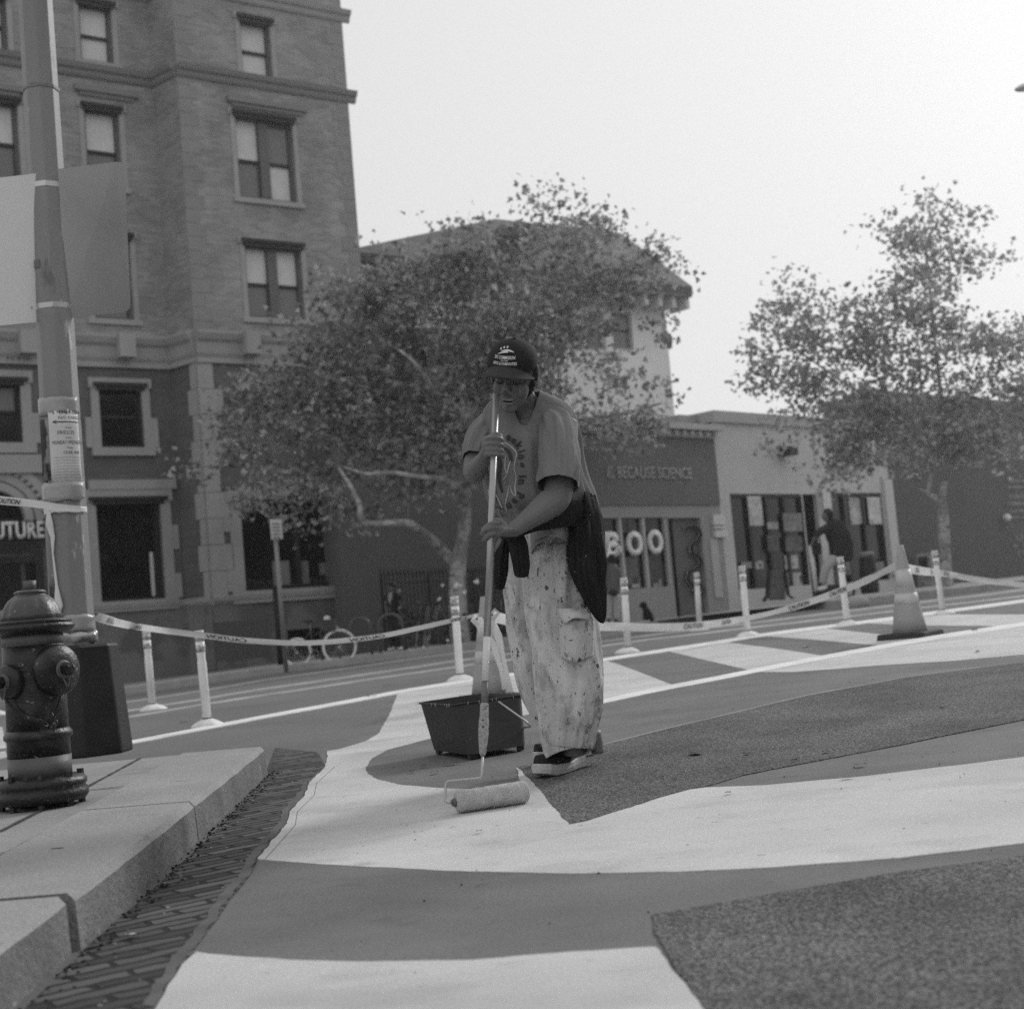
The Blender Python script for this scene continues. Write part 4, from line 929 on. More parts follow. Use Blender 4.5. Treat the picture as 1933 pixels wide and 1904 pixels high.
# caution tape
TAPE = mat('caution_tape', .68, rough=.45, var=.06, scale=6, spec=.4)
def ribbon(name, label, pts, wpx, words, twist=None, group='stretches of caution tape'):
    """pts = (px, py, depth) along the centre line; words = (text, position 0..1, mirrored, width in m)"""
    cps = [P(*p) for p in pts]; n = 16; cl = []; 
    for i in range(len(cps) - 1):
        a, b, c, d = cps[max(i - 1, 0)], cps[i], cps[i + 1], cps[min(i + 2, len(cps) - 1)]
        for k in range(n): cl.append(Vector([cr(a[j], b[j], c[j], d[j], k / n) for j in range(3)]))
    cl.append(cps[-1]); N = len(cl); L = [0]
    for i in range(1, N): L.append(L[-1] + (cl[i] - cl[i - 1]).length)
    def frame(l):
        i = min(max(k for k in range(N) if L[k] <= max(0, min(l, L[-1] - 1e-6))), N - 2); t = (l - L[i]) / (L[i + 1] - L[i]); p = cl[i].lerp(cl[i + 1], t); d = (cl[i + 1] - cl[i]).normalized()
        u = l / L[-1]; tw = twist(u) if twist else 0; up = Vector((0, 0, 1)); up = (up - d * up.dot(d)).normalized(); sd_ = d.cross(up)
        wd = wpx[0] + (wpx[-1] - wpx[0]) * u if len(wpx) == 2 else wpx[0]
        return p, (up * cos(tw) + sd_ * sin(tw)), sd_ * cos(tw) - up * sin(tw), wd
    mb = MB(); M_ = max(30, int(L[-1] / .03)); r = []
    for i in range(M_ + 1):
        p, u, s_, wd = frame(L[-1] * i / M_); cu_ = .01 * noise.noise(p * 3)
        r.append((p - u * wd / 2, p + s_ * cu_, p + u * wd / 2))
    mb.v = [v for q in r for v in q]; mb.f = [(i * 3 + k, i * 3 + 3 + k, i * 3 + 4 + k, i * 3 + 1 + k) for i in range(M_) for k in (0, 1)]
    t = thing(name, label, 'tape', tuple(cps[0]), group); o = obj('ribbon', mb, TAPE, t, smooth=True)
    for txt, pos, mir, tw_ in words:
        cu = bpy.data.curves.new('lettering', 'FONT'); cu.body = txt; cu.size = 1; cu.shear = .35; cu.offset = .015
        q = bpy.data.objects.new('lettering', cu); C.objects.link(q); bpy.context.view_layer.update(); me = bpy.data.meshes.new_from_object(q.evaluated_get(bpy.context.evaluated_depsgraph_get())); bpy.data.objects.remove(q)
        bm = bmesh.new(); bm.from_mesh(me); bmesh.ops.subdivide_edges(bm, edges=bm.edges[:], cuts=1); bm.to_mesh(me); bm.free()
        xs_ = [v.co.x for v in me.vertices]; ys_ = [v.co.y for v in me.vertices]; x0, x1, y0, y1 = min(xs_), max(xs_), min(ys_), max(ys_)
        for v in me.vertices:
            f = (v.co.x - x0) / (x1 - x0); f = 1 - f if mir else f
            p, u, s_, wd = frame(pos * L[-1] + (f - .5) * tw_); toc = Vector((0, 0, CAMZ)) - p; sg_ = 1 if s_.dot(toc) > 0 else -1
            v.co = p + u * wd * .62 * ((v.co.y - y0) / (y1 - y0) - .5) + s_ * sg_ * .006
        me.materials.clear(); me.materials.append(INK); q = bpy.data.objects.new('lettering', me); C.objects.link(q); q.parent = t; q.matrix_parent_inverse = t.matrix_basis.inverted()
    return t
ribbon('caution_tape', 'caution tape running in from the left edge to the pole', [(-60, 936, 7.6), (0, 944, 7.3), (60, 950, pz - .1), (120, 958, pz - .12), (152, 960, pz - .1)], (.055, .03), [('CAUTION', .55, False, .16), ('CAUTION', .2, False, .16)])
wrap('tape_wrap', 955, 966, -1.5, 1.5, TAPE, 1.05, wob=6)
mb = MB(); mb.tube([polept(960, -.55, 1.1), polept(985, -.5, 1.14), polept(1010, -.4, 1.08), polept(1040, -.42, 1.1), polept(1100, -.35, 1.06), polept(1140, -.25, 1.14), polept(1165, -.35, 1.1)], [.008, .02, .012, .005, .007, .022, .006], n=8, ell=[.004] * 7); tag(obj('tape_end', mb, TAPE, smooth=True), 'loose twisted tail of caution tape hanging down the pole', 'tape')
zp = {k: depth(G(x, y)) for k, (x, y) in {'a': (288, 1340), 'b': (392, 1370), 'c': (869, 1285), 'k': (927, 1322), 'd': (1186, 1232), 'e': (1412, 1201), 'f': (1600, 1180), 'r': (1719, 1203), 'g': (1781, 1160)}.items()}
ribbon('caution_tape', 'long sagging caution tape from the pole base past two bollards to the middle cone', [(180, 1163, pz), (235, 1178, 8.5), (290, 1187, 9.6), (392, 1200, zp['b'] - .08), (470, 1209, 10.1), (580, 1213, 10.3), (700, 1203, 10.2), (800, 1183, 10.0), (869, 1167, 9.9), (905, 1161, zp['k'] - .1)], (.05, .03),
       [('CAUTION', .11, True, .28), ('CAUTION', .35, True, .28), ('CAUTION', .56, True, .30), ('CAUTION', .76, True, .28), ('CAUTION', .91, True, .25)], twist=lambda u: 1.0 * exp(-((u - .93) / .05) ** 2) + .8 * exp(-(u / .10) ** 2) + .9 * exp(-((u - .32) / .05) ** 2))
ribbon('caution_tape', 'caution tape passing behind the painter from the middle cone to the tall cone', [(930, 1163, zp['k'] - .1), (990, 1176, 10.2), (1080, 1182, 11), (1150, 1182, 11.8), (1240, 1184, 12.6), (1330, 1179, 13.4), (1412, 1166, zp['e'] - .15), (1500, 1145, 14.2), (1600, 1110, 13.2), (1650, 1088, 12.2), (1693, 1067, zp['r'] + .1)], (.075, .06),
       [('CAUTION', .16, False, .38), ('CAUTION', .43, False, .42), ('CAUTION', .545, False, .42), ('CAUTION', .72, False, .40), ('CAUTION', .80, False, .38)], twist=lambda u: .9 * exp(-((u - .66) / .05) ** 2) + 1.0 * exp(-((u - .95) / .06) ** 2))
ribbon('caution_tape', 'caution tape leaving the tall cone towards the right edge', [(1712, 1073, zp['r'] + .05), (1745, 1078, 12.8), (1781, 1082, zp['g'] - .12), (1850, 1094, 16.5), (1933, 1104, 17.5), (2010, 1110, 18)], (.075, .06), [('CAUTION', .10, True, .36), ('CAUTION', .33, True, .4), ('CAUTION', .55, True, .4)])
# knots of tape on the middle cone
mb = MB(); kz = zp['k'] - .14
for a in ([(898, 1160), (893, 1170), (905, 1185), (925, 1180), (935, 1165)], [(905, 1165), (915, 1190), (925, 1205), (935, 1225), (945, 1262), (955, 1300)], [(900, 1170), (908, 1188), (918, 1200)], [(925, 1160), (935, 1150), (942, 1156), (930, 1168)], [(930, 1170), (940, 1200), (952, 1250), (962, 1306)]):
    mb.tube([P(x, y, kz - .02 * (i % 2)) for i, (x, y) in enumerate(a)], [.012 + .014 * (i % 2) for i in range(len(a))], n=8, ell=[.004] * len(a))
tag(obj('tape_knot', mb, TAPE, smooth=True), 'bunched knot of caution tape tied round the middle cone', 'tape')

# ------------------------------------------------------------------ trees
BARK = mat('plane_bark', .30, rough=.85, bump=.8, bscale=14, var=.25, scale=3, layers=((4, .5, .54, .46, 3), (9, .6, .64, .14, 3)))
LEAF = leafmat('leaf', .10, .50)
def leaf_shape(c, n, t, s_):
    """small three-lobed leaf, lightly folded"""
    b = n.cross(t); o = [(0, -.5), (.28, -.30), (.52, .02), (.22, .06), (.16, .5), (0, .62), (-.16, .5), (-.22, .06), (-.52, .02), (-.28, -.30)]
    return [c + b * x * s_ + t * y * s_ + n * (abs(x) * .35 * s_) for x, y in o]
def crown(name, blobs, dens, zc, size, parent, mt, seed=1, zr=1.6, droop=.4):
    rnd = random.Random(seed); mb = MB(); vs = mb.v; fs = mb.f
    for (x, y, rx, ry, *ex) in blobs:
        k = ex[0] if ex else 1.0; dz = ex[1] if len(ex) > 1 else 0
        n = int(rx * ry * dens * k); m_ = zc / FPX; nt_ = max(4, n // 52); centres = []
        for _ in range(nt_):                   # leaves hang in small sprays
            while True:
                a = Vector((rnd.uniform(-1, 1), rnd.uniform(-1, 1), rnd.uniform(-1, 1)))
                if a.length < 1: break
            a *= (.55 + .45 * rnd.random()) / max(a.length, .3) if a.length > .3 and rnd.random() < .5 else 1
            d = P(x + a.x * rx, y + a.y * ry, zc + dz + a.z * zr); centres.append((d, rnd.uniform(.16, .40)))
        for i in range(n):
            c0, r = centres[rnd.randrange(nt_)]
            p = c0 + Vector([max(-1.7, min(1.7, rnd.gauss(0, 1))) for _ in 'xy'] + [max(-1.5, min(1.5, rnd.gauss(0, 1))) * .6]) * r
            nn = Vector((rnd.gauss(0, 1), rnd.gauss(-.3, 1), rnd.gauss(.5, 1))).normalized(); t = nn.cross(Vector((rnd.gauss(0, 1), rnd.gauss(0, 1), rnd.gauss(-droop, 1)))).normalized()
            q = leaf_shape(p, nn, t, size * rnd.uniform(.6, 1.25)); b = len(vs); vs += q; fs.append(tuple(range(b, b + 10)))
    return leafobj(name, mb, mt, parent)
def limb(pts, r0, r1, zz, n=8):
    k = len(pts); cp = [P(p[0], p[1], (p[2] if len(p) > 2 else zz)) for p in pts]
    out = []
    for i in range(k - 1):
        a, b, c, d = cp[max(i - 1, 0)], cp[i], cp[i + 1], cp[min(i + 2, k - 1)]
        for j in range(4): out.append(Vector([cr(a[q], b[q], c[q], d[q], j / 4) for q in range(3)]))
    out.append(cp[-1]); m = len(out)
    return out, [r0 + (r1 - r0) * (i / (m - 1)) ** .8 for i in range(m)]
tz = 31.0
base = onY(868, 1222, 31, .1); tA = thing('street_tree', 'big plane tree with mottled bark before the brick building, rising behind the painter', 'tree', tuple(base), 'street trees')
mb = MB()
p, r = limb([(870, 1240), (868, 1200), (864, 1120), (865, 1063), (872, 1029), (879, 973), (880, 925), (900, 820), (925, 700), (945, 560), (980, 470)], .25, .05, tz); mb.tube(p, r, 12); obj('trunk', mb, BARK, tA, smooth=True)
for pts, r0, r1 in (([(865, 1070), (835, 1037), (793, 1001, 30), (765, 987, 29.6), (689, 987, 29.2), (678, 951, 29.1), (655, 906, 29.3), (630, 870, 30.0)], .14, .03), ([(879, 950), (862, 918, 30), (830, 903, 29.5), (793, 900, 29.2), (740, 892, 29.2), (695, 895, 29.2), (660, 885, 29.6), (620, 872, 30.2)], .085, .025),
                    ([(885, 900), (940, 820, 30.5), (1010, 720, 30.2), (1080, 640, 30), (1160, 600, 30)], .09, .02), ([(890, 880), (830, 760, 30), (795, 700, 29.4), (760, 665, 29.3), (730, 650, 30)], .08, .02), ([(905, 790), (960, 650), (1040, 520), (1060, 430)], .08, .02), ([(915, 760), (860, 640), (830, 540)], .07, .02), ([(940, 820), (1050, 800), (1180, 780), (1250, 760)], .07, .02),
                    ([(770, 990), (760, 900), (770, 800), (745, 700)], .06, .02)):
    mb = MB(); p, r = limb(pts, r0, r1, tz); mb.tube(p, r, 8); obj('branch', mb, BARK, tA, smooth=True)
SCAR = mat('pale_bark', .5, rough=.9, var=.1)
BLA = [(560, 760, 140, 95), (450, 835, 70, 55, .9), (400, 870, 40, 40, .4), (510, 910, 95, 50, .8), (640, 925, 110, 55, .9), (700, 700, 150, 130), (645, 570, 70, 60, .8), (750, 570, 100, 90), (700, 500, 24, 22, .35), (845, 500, 80, 70), (830, 430, 26, 22, .3), (895, 425, 34, 26, .35),
       (830, 650, 150, 140), (760, 850, 150, 100), (890, 800, 120, 120), (950, 500, 110, 80), (1036, 385, 34, 38, .6), (1020, 460, 80, 60), (1110, 420, 50, 34, .55), (1105, 470, 80, 60, .9), (1080, 560, 120, 90, .6), (1180, 520, 80, 70, .5), (1255, 500, 40, 48, .32), (1230, 470, 20, 30, .2), (960, 640, 130, 120),
       (1120, 690, 105, 90, .34), (1190, 640, 70, 80, .26), (1225, 760, 60, 50, .45), (1150, 810, 90, 50, .9), (1060, 800, 90, 80, .5), (590, 985, 70, 24, .5), (470, 950, 40, 26, .4), (1285, 745, 22, 14, .12), (600, 650, 60, 50, .7), (720, 470, 30, 24, .15), (980, 900, 90, 60, .5), (850, 930, 60, 30, .35), (690, 985, 50, 26, .35), (480, 770, 60, 40, .5)]
crown('crown', BLA, .145, 30.5, .125, tA, LEAF, seed=3)
# right tree
base = onY(1790, 1092, 31, .1); tB = thing('street_tree', 'tall plane tree against the dark mural building at the right, with sky through its crown', 'tree', tuple(base), 'street trees')
tzB = 31.0; mb = MB(); p, r = limb([(1788, 1105), (1785, 1080), (1782, 1000), (1779, 960), (1776, 950)], .15, .10, tzB); mb.tube(p, r, 12); obj('trunk', mb, BARK, tB, smooth=True)
for pts, r0, r1 in (([(1777, 955), (1765, 940), (1752, 930), (1756, 905), (1759, 888), (1750, 839), (1740, 760), (1735, 650)], .07, .02), ([(1766, 938), (1740, 925), (1716, 917)], .04, .015), ([(1779, 955), (1782, 915), (1806, 850), (1857, 810), (1881, 785), (1930, 740)], .085, .02), ([(1790, 885), (1780, 780), (1760, 600), (1745, 420)], .07, .015), ([(1756, 850), (1680, 780), (1560, 700), (1480, 640)], .05, .012)):
    mb = MB(); p, r = limb(pts, r0, r1, tzB); mb.tube(p, r, 8); obj('branch', mb, BARK, tB, smooth=True)
BLB = [(1745, 375, 24, 28, .6), (1760, 425, 75, 45, .7), (1665, 430, 30, 26, .5), (1760, 490, 120, 50, .75), (1880, 490, 30, 20, .5), (1760, 560, 100, 60, .8), (1820, 620, 80, 45, .8), (1500, 600, 90, 60, .75), (1430, 640, 40, 60, .6), (1490, 540, 40, 28, .5), (1610, 620, 100, 60, .75), (1700, 650, 110, 80, .8), (1880, 660, 80, 70, .55), (1960, 690, 80, 110, .7),
       (1520, 700, 110, 60, .8), (1620, 760, 110, 80, .8), (1740, 760, 120, 90, 1), (1860, 780, 110, 90, .85), (1540, 830, 85, 60, .9), (1640, 860, 95, 55, .9), (1760, 850, 90, 50, .5), (1900, 850, 80, 50, .6), (1480, 770, 30, 30, .3), (1560, 900, 60, 30, .5), (1450, 700, 40, 40, .3), (1990, 800, 60, 80, .6)]
crown('crown', BLB, .15, tzB, .12, tB, leafmat('glare_leaf_crown', .17, .60), seed=9, zr=1.3)  # leaf colour lightened to stand in for glare and haze on this crown

# ------------------------------------------------------------------ garden, fence, bicycle, racks and signs across the street
SHRUB = leafmat('shrub_leaf', .03, .13)
def shrub(label, blobs, Y, dens, size, seed):
    x, y = blobs[0][:2]; g = onY(x, 1215, Y, .1); t = thing('shrub', label, 'shrub', tuple(g), 'garden shrubs')
    zz = depth(g); crown('foliage', blobs, dens, zz, size, t, SHRUB, seed, zr=.5)
    mb = MB()
    for k in range(5): a = g + Vector((random.uniform(-.2, .2), 0, 0)); mb.tube([a, a + Vector((random.uniform(-.5, .5), random.uniform(-.2, .2), .9))], [.02, .008], n=5)
    obj('stem', mb, BARK, t); return t
shrub('dark rounded shrub inside the railings, left of the tree trunk', [(800, 1165, 42, 50), (785, 1200, 30, 25)], 31, .10, .10, 11)
shrub('dark spreading shrub with white flowers at the foot of the tree trunk', [(880, 1165, 45, 50), (900, 1190, 50, 30), (850, 1195, 35, 28)], 31.5, .10, .10, 12)
shrub('low dark shrub between the scuttle cone and the painter', [(950, 1170, 45, 50), (985, 1160, 30, 45)], 32, .10, .10, 13)
FL_ = mat('white_flower', .75)
for x, y, r_, lb in ((835, 1104, 3.6, 'small round white flower high on the shrub, left of the tree trunk'), (829, 1130, 4, 'small round white flower halfway up the shrub, left of the trunk'), (864, 1106, 8, 'large pale flower head just above the top of the white bollard'), (878, 1118, 5, 'pale flower just right of the white bollard top'),
      (899, 1098, 6, 'pale flower between the tree trunk and the roller pole'), (772, 1228, 3, 'tiny pale flower at the kerb, leftmost of the low ones'), (800, 1222, 3, 'tiny pale flower at the kerb below the left shrub'), (845, 1208, 3, 'tiny pale flower low in the shrubs just left of the bollard foot')):
    mb = MB(); c_ = P(x, y, 30.0)
    for k in range(5): mb.ell(c_ + Vector((random.uniform(-1, 1), random.uniform(-1, 1), random.uniform(-1, 1))) * r_ * .006, (r_ * .006,) * 3, n=5)
    tag(obj('flower_head', mb, FL_, smooth=True), lb, 'flower', 'pale flower heads in the shrubs')
FENM = mat('iron_black', .02, rough=.6)
fa = P(724, 1150, 34.5); fb = P(1100, 1120, 40)
fen = thing('iron_fence', 'black iron railings with spear tips running from the brick building behind the shrubs', 'fence', tuple(fa))
d = fb - fa; d.z = 0; L_ = d.length; d.normalize(); zb = onY(724, 1200, 34.5, .1).z
for hh_ in (.35, 1.65):
    mb = MB(); mb.tube([Vector((fa.x, fa.y, zb + hh_)), Vector((fb.x, fb.y, zb + hh_))], .025, n=6); obj('rail', mb, FENM, fen)
for i in range(int(L_ / .13)):
    if i > 95: break
    p = Vector((fa.x, fa.y, zb)) + d * i * .13; mb = MB(); big = i % 12 == 0
    mb.tube([p, p + Vector((0, 0, 1.8))], .035 if big else .014, n=6); mb.tube([p + Vector((0, 0, 1.8)), p + Vector((0, 0, 1.86)), p + Vector((0, 0, 2.0))], [.012, .035, .002], n=6); obj('picket', mb, FENM, fen)
# bicycle
bY = 30.2; bk_ = bY / FPX
def B(px, py, dy=0): d_ = ray(px, py); return Vector((d_.x / d_.y * (bY + dy), bY + dy, CAMZ + d_.z / d_.y * (bY + dy)))
bi = thing('bicycle', 'parked city bicycle with pale tyres leaning by the kerb in front of the brick building', 'bicycle', tuple(B(600, 1255)))
PALE = mat('pale_tyre', .88, rough=.7); BFR = mat('bicycle_frame', .045, rough=.4); CHR = mat('chrome', .5, rough=.25, metal=.8)
for cx_, cy_, rx_, nm in ((561.5, 1231, 23.5, 'rear'), (641, 1220, 29, 'front')):
    c_ = B(cx_, cy_); ax = Vector((1, .35, 0)).normalized(); up_ = Vector((0, 0, 1)); rr = rx_ * bk_ * 1.06
    mb = MB(); mb.tube([c_ + (ax * cos(t) + up_ * sin(t)) * rr for t in [k * pi / 16 for k in range(33)]], .026, n=8); wh = obj('tyre', mb, PALE, bi, smooth=True)
    mb = MB()
    for k in range(14): t = k * pi / 14; mb.tube([c_ + (ax * cos(t) + up_ * sin(t)) * rr, c_ - (ax * cos(t) + up_ * sin(t)) * rr], .0025, n=4)
    mb.tube([c_ + Vector((0, -.04, 0)), c_ + Vector((0, .04, 0))], .025, n=8); obj('spokes', mb, CHR, wh)
for pts, r_, nm, m_ in (([(561, 1231), (593, 1234), (613, 1190), (586, 1190), (561, 1231)], .018, 'frame', BFR), ([(593, 1234), (583, 1175)], .017, 'frame', BFR), ([(613, 1190), (592, 1198)], .02, 'frame', BFR), ([(616, 1163), (620, 1190), (641, 1220)], .018, 'fork', BFR), ([(605, 1160), (616, 1163), (630, 1158)], .014, 'handlebar', BFR)):
    mb = MB(); mb.tube([B(*p) for p in pts], r_, n=8); obj(nm, mb, m_, bi, smooth=True)
mb = MB(); mb.ell(B(582, 1172), (.15, .07, .035), n=8); obj('saddle', mb, BFR, bi, smooth=True)
mb = MB(); c_ = B(622, 1180); mb.box(c_, (.26, .22, .24)); bevel(obj('front_basket', mb, mat('basket', .07, rough=.8), bi), .02)
mb = MB(); mb.ell(B(617, 1167), (.07, .07, .06), n=7); obj('headlight', mb, mat('lamp_lens', .8), bi, smooth=True)
mb = MB(); mb.tube([B(636, 1205, -.05), B(650, 1195, -.05), B(664, 1203, -.05)], .03, n=6, ell=[.008] * 3); obj('mudguard', mb, BFR, bi)
mb = MB(); c_ = B(593, 1234); mb.tube([c_ + (Vector((1, .35, 0)).normalized() * cos(t) + Vector((0, 0, 1)) * sin(t)) * .09 for t in [k * pi / 8 for k in range(17)]], .01, n=5); mb.tube([c_, B(590, 1245)], .012, n=5); obj('crank', mb, CHR, bi)
# bike racks
RK = mat('rack_steel', .14, rough=.4, metal=.4)
for (xl, xr, yt, yb, lab) in ((716, 761, 1160, 1236, 'arched steel bike rack in front of the pedestrian'), (661, 700, 1167, 1240, 'arched steel bike rack just right of the bicycle'), (607, 640, 1180, 1249, 'arched steel bike rack hidden behind the bicycle')):
    Yr = 30.3; f = lambda px, py: Vector((ray(px, py).x / ray(px, py).y * Yr, Yr, CAMZ + ray(px, py).z / ray(px, py).y * Yr)); c0, c1 = f(xl, yb - 38), f(xr, yb - 42); md = (c0 + c1) / 2; rr = (c1 - c0).length / 2
    t = thing('bike_rack', lab, 'bike rack', tuple(f((xl + xr) / 2 + 2, yb)), 'bike racks on the pavement'); mb = MB(); zb_ = gz(md.x, Yr) + .08
    arc = [Vector((c0.x, Yr, zb_))] + [Vector((md.x - rr * cos(a), Yr, f(xl, yt).z - rr * .95 + rr * .95 * sin(a))) for a in [k * pi / 12 for k in range(13)]] + [Vector((c1.x, Yr, zb_))]
    mb.tube(arc, .028, n=8); obj('hoop', mb, RK, t, smooth=True)
# parking sign
sp = onY(540, 1262, 28.6, .0); t = thing('parking_sign', 'slim post with a small white parking sign in front of the brick building', 'sign', tuple(sp)); zz = depth(sp)
mb = MB(); mb.tube([sp, P(519, 1000, zz)], .045, n=8); obj('post', mb, mat('sign_post', .26, rough=.5, metal=.3), t, smooth=True)
cs = [P(509, 980, zz - .08), P(531, 980, zz - .08), P(534, 1017, zz - .08), P(512, 1018, zz - .08)]; nn = Vector((0, .01, 0)); mb = MB(); mb.add(cs + [c + nn for c in cs], [(0, 1, 2, 3), (7, 6, 5, 4), (0, 4, 5, 1), (1, 5, 6, 2), (2, 6, 7, 3), (3, 7, 4, 0)]); pl = obj('plate', mb, mat('sign_white', .6), t)
mb = MB()
for k in range(5): y_ = 987 + k * 6.5; mb.hexa(*[[P(513 + k * .5, y_ + a, zz - b), P(528 + k * .5, y_ + a, zz - b), P(528 + k * .5, y_ + a, zz - .09), P(513 + k * .5, y_ + a, zz - .09)] for a, b in ((2.2, .1), (0, .1))])
obj('sign_writing', mb, mat('sign_ink', .2), pl)
# hooded black pipe behind the post
mb = MB(); q0 = onY(535, 1255, 31.5, .1); mb.tube([q0, Vector((q0.x - .05, q0.y, q0.z + 1.7))], [.12, .07], n=10); tag(obj('dark_post', mb, FENM, smooth=True), 'tapering dark post standing just behind the parking sign post', 'post')
# things in front of the shops
def onW(W, px, py, out): u, h = W.uh(px, py); return W.pt(u, h, out)
gp = onW(SP, 1470, 1135, 2.0); gp.z = gz(gp.x, gp.y) + .13; k_ = depth(gp) / FPX
t = thing('sandwich_board', 'grey sandwich board with splayed dark legs outside the pale shop', 'sign board', tuple(gp))
f = lambda px, py, dd=0: P(px, py, depth(gp) + dd)
mb = MB(); mb.add([f(1452, 1077), f(1481, 1076), f(1483, 1132), f(1450, 1133), f(1452, 1077, .05), f(1481, 1076, .05), f(1483, 1132, .05), f(1450, 1133, .05)], [(0, 1, 2, 3), (7, 6, 5, 4), (0, 4, 5, 1), (1, 5, 6, 2), (2, 6, 7, 3), (3, 7, 4, 0)]); obj('board', mb, mat('board_grey', .17, var=.3, scale=4), t)
for pts in ([(1451, 1078), (1448, 1125), (1441, 1134)], [(1482, 1078), (1488, 1122), (1498, 1128)]): mb = MB(); mb.tube([f(*p, -.03) for p in pts], .05, n=6); obj('leg', mb, DARK, t)
gp = onW(SP, 1643, 1122, 1.5); zz = depth(gp); t = thing('litter_bin', 'dark tapering litter bin with a white notice on its top edge', 'bin', tuple(gp)); 
c0 = P(1643, 1120, zz); c1 = P(1636, 1046, zz); mb = MB(); mb.tube([c0, c0.lerp(c1, .15), c0.lerp(c1, .9), c1], [16 * zz / FPX, 18.5 * zz / FPX, 15 * zz / FPX, 13.5 * zz / FPX], n=14); obj('body', mb, DARK, t, smooth=False)
mb = MB(); mb.tube([P(1636.5, 1056, zz), P(1635, 1042, zz)], [13.8 * zz / FPX, 13.8 * zz / FPX], n=14); obj('rim', mb, mat('bin_rim', .3), t)
gp = onW(SP, 1750, 1112, 1.2); zz = depth(gp); t = thing('newspaper_box', 'pale scratched newspaper box beside the trunk of the right tree', 'newspaper box', tuple(gp))
mb = MB(); mb.hexa([P(1733, 1108, zz - .3), P(1762, 1106, zz - .3), P(1764, 1104, zz + .2), P(1736, 1106, zz + .2)], [P(1728, 1047, zz - .3), P(1756, 1043, zz - .3), P(1758, 1043, zz + .2), P(1730, 1046, zz + .2)]); bevel(obj('cabinet', mb, mat('box_paint', .26, var=.3, scale=5, layers=((3, .55, .6, .05, 3),)), t), .02)
mb = MB(); mb.hexa([P(1736, 1077, zz - .33), P(1752, 1075, zz - .33), P(1752, 1075, zz - .3), P(1736, 1077, zz - .3)], [P(1734, 1052, zz - .33), P(1750, 1050, zz - .33), P(1750, 1050, zz - .3), P(1734, 1052, zz - .3)]); obj('display_window', mb, PANED, t)
# streetlight reaching in from the right
lp = P(2090, 1075, 24); t = thing('street_lamp', 'pale head of a street lamp poking in at the top right edge', 'street lamp', tuple(lp)); zz = depth(lp)
mb = MB(); mb.tube([P(2090, 1090, zz), P(2030, 150, zz), P(2015, 138, zz), P(1960, 150, zz)], [.12, .07, .05, .04], n=10); obj('post', mb, METAL, t, smooth=True)
mb = MB(); mb.ell(P(1955, 160, zz), (.36, .16, .075), n=12, m=Matrix.Rotation(radians(-9), 3, 'Y')); obj('lamp_head', mb, METAL, t, smooth=True)
for q in ([(1955, 165)],): mb = MB(); mb.ell(P(1952, 168, zz), (.26, .11, .03), n=8); obj('lamp_lens', mb, mat('lens', .3, rough=.3), t, smooth=True)
# pedestrian markers on the road further right: pale kerb end
mb = MB(); c_ = onY(1618, 1150, 24.4); mb.ell(c_ + Vector((0, 0, .05)), (.22, .3, .16), n=10); tag(obj('kerb_stop', mb, KERBM, smooth=True), 'rounded pale kerb stone on the far side of the road', 'kerb stone')

# ------------------------------------------------------------------ litter on the paint
LIT = mat('dry_leaf', .09, rough=.8, var=.4, scale=20); LITP = mat('pale_leaf', .45, rough=.8, var=.2, scale=20)
def litter(px, py, w_, h_, m, seed):
    g = G(px, py); k_ = depth(g) / FPX; rnd = random.Random(seed); a = rnd.uniform(-.3, .3); L2 = w_ * k_ / 2; H2 = max(h_ * k_ * 2.5, .004); mb = MB(); n = 9; top = []; bot = []
    for i in range(n):
        t = i / (n - 1); x = (t - .5) * 2 * L2; wd = H2 * (sin(pi * t) ** .7 + .05) * rnd.uniform(.7, 1.2); z = .010 + abs(rnd.gauss(0, .35)) * h_ * k_ * sin(pi * t)
        top.append(Vector((x, wd, z))); bot.append(Vector((x, -wd, .009 + z * .5)))
    R_ = Matrix.Rotation(a, 3, 'Z'); q = [R_ @ v for v in top + bot]; mb.v = [v + g for v in q] ; mb.f = [(i, i + 1, n + i + 1, n + i) for i in range(n - 1)]
    return obj('fallen_leaf', mb, m)
LT = [(1313, 1427, 26, 9, LIT, 'curled dark dead leaf on the coarse asphalt right of the shoes'), (850, 1445, 34, 3, LITP, 'pale thin stick on the grey oval by the paint scuttle'), (820, 1462, 14, 3, LITP, 'small pale scrap on the left of the grey oval'), (800, 1450, 9, 3, LIT, None), (778, 1460, 8, 3, LIT, None),
      (1625, 1449, 24, 3, LITP, None), (1500, 1440, 12, 2, LIT, None), (1410, 1427, 14, 3, LIT, None), (1780, 1337, 9, 5, LITP, None), (1600, 1473, 30, 2, LITP, None), (1845, 1233, 10, 3, LIT, None), (1522, 1222, 14, 5, LITP, None), (1560, 1424, 16, 3, LITP, None),
      (730, 1295, 16, 2, LIT, None), (700, 1316, 22, 2, LIT, None), (1375, 1502, 12, 2, LIT, None), (912, 1670, 7, 3, LITP, None), (1115, 1310, 9, 3, LIT, None), (345, 1118, 1, 1, None, None), (350, 1362, 22, 4, LITP, None), (180, 1790, 26, 7, LIT, None), (250, 1773, 30, 5, LITP, None), (314, 1675, 20, 4, LITP, None), (466, 1530, 14, 4, LITP, None), (480, 1502, 16, 3, LITP, None), (1770, 1190, 14, 3, LIT, None), (1840, 1191, 10, 4, LIT, None), (905, 1575, 10, 3, LIT, None)]
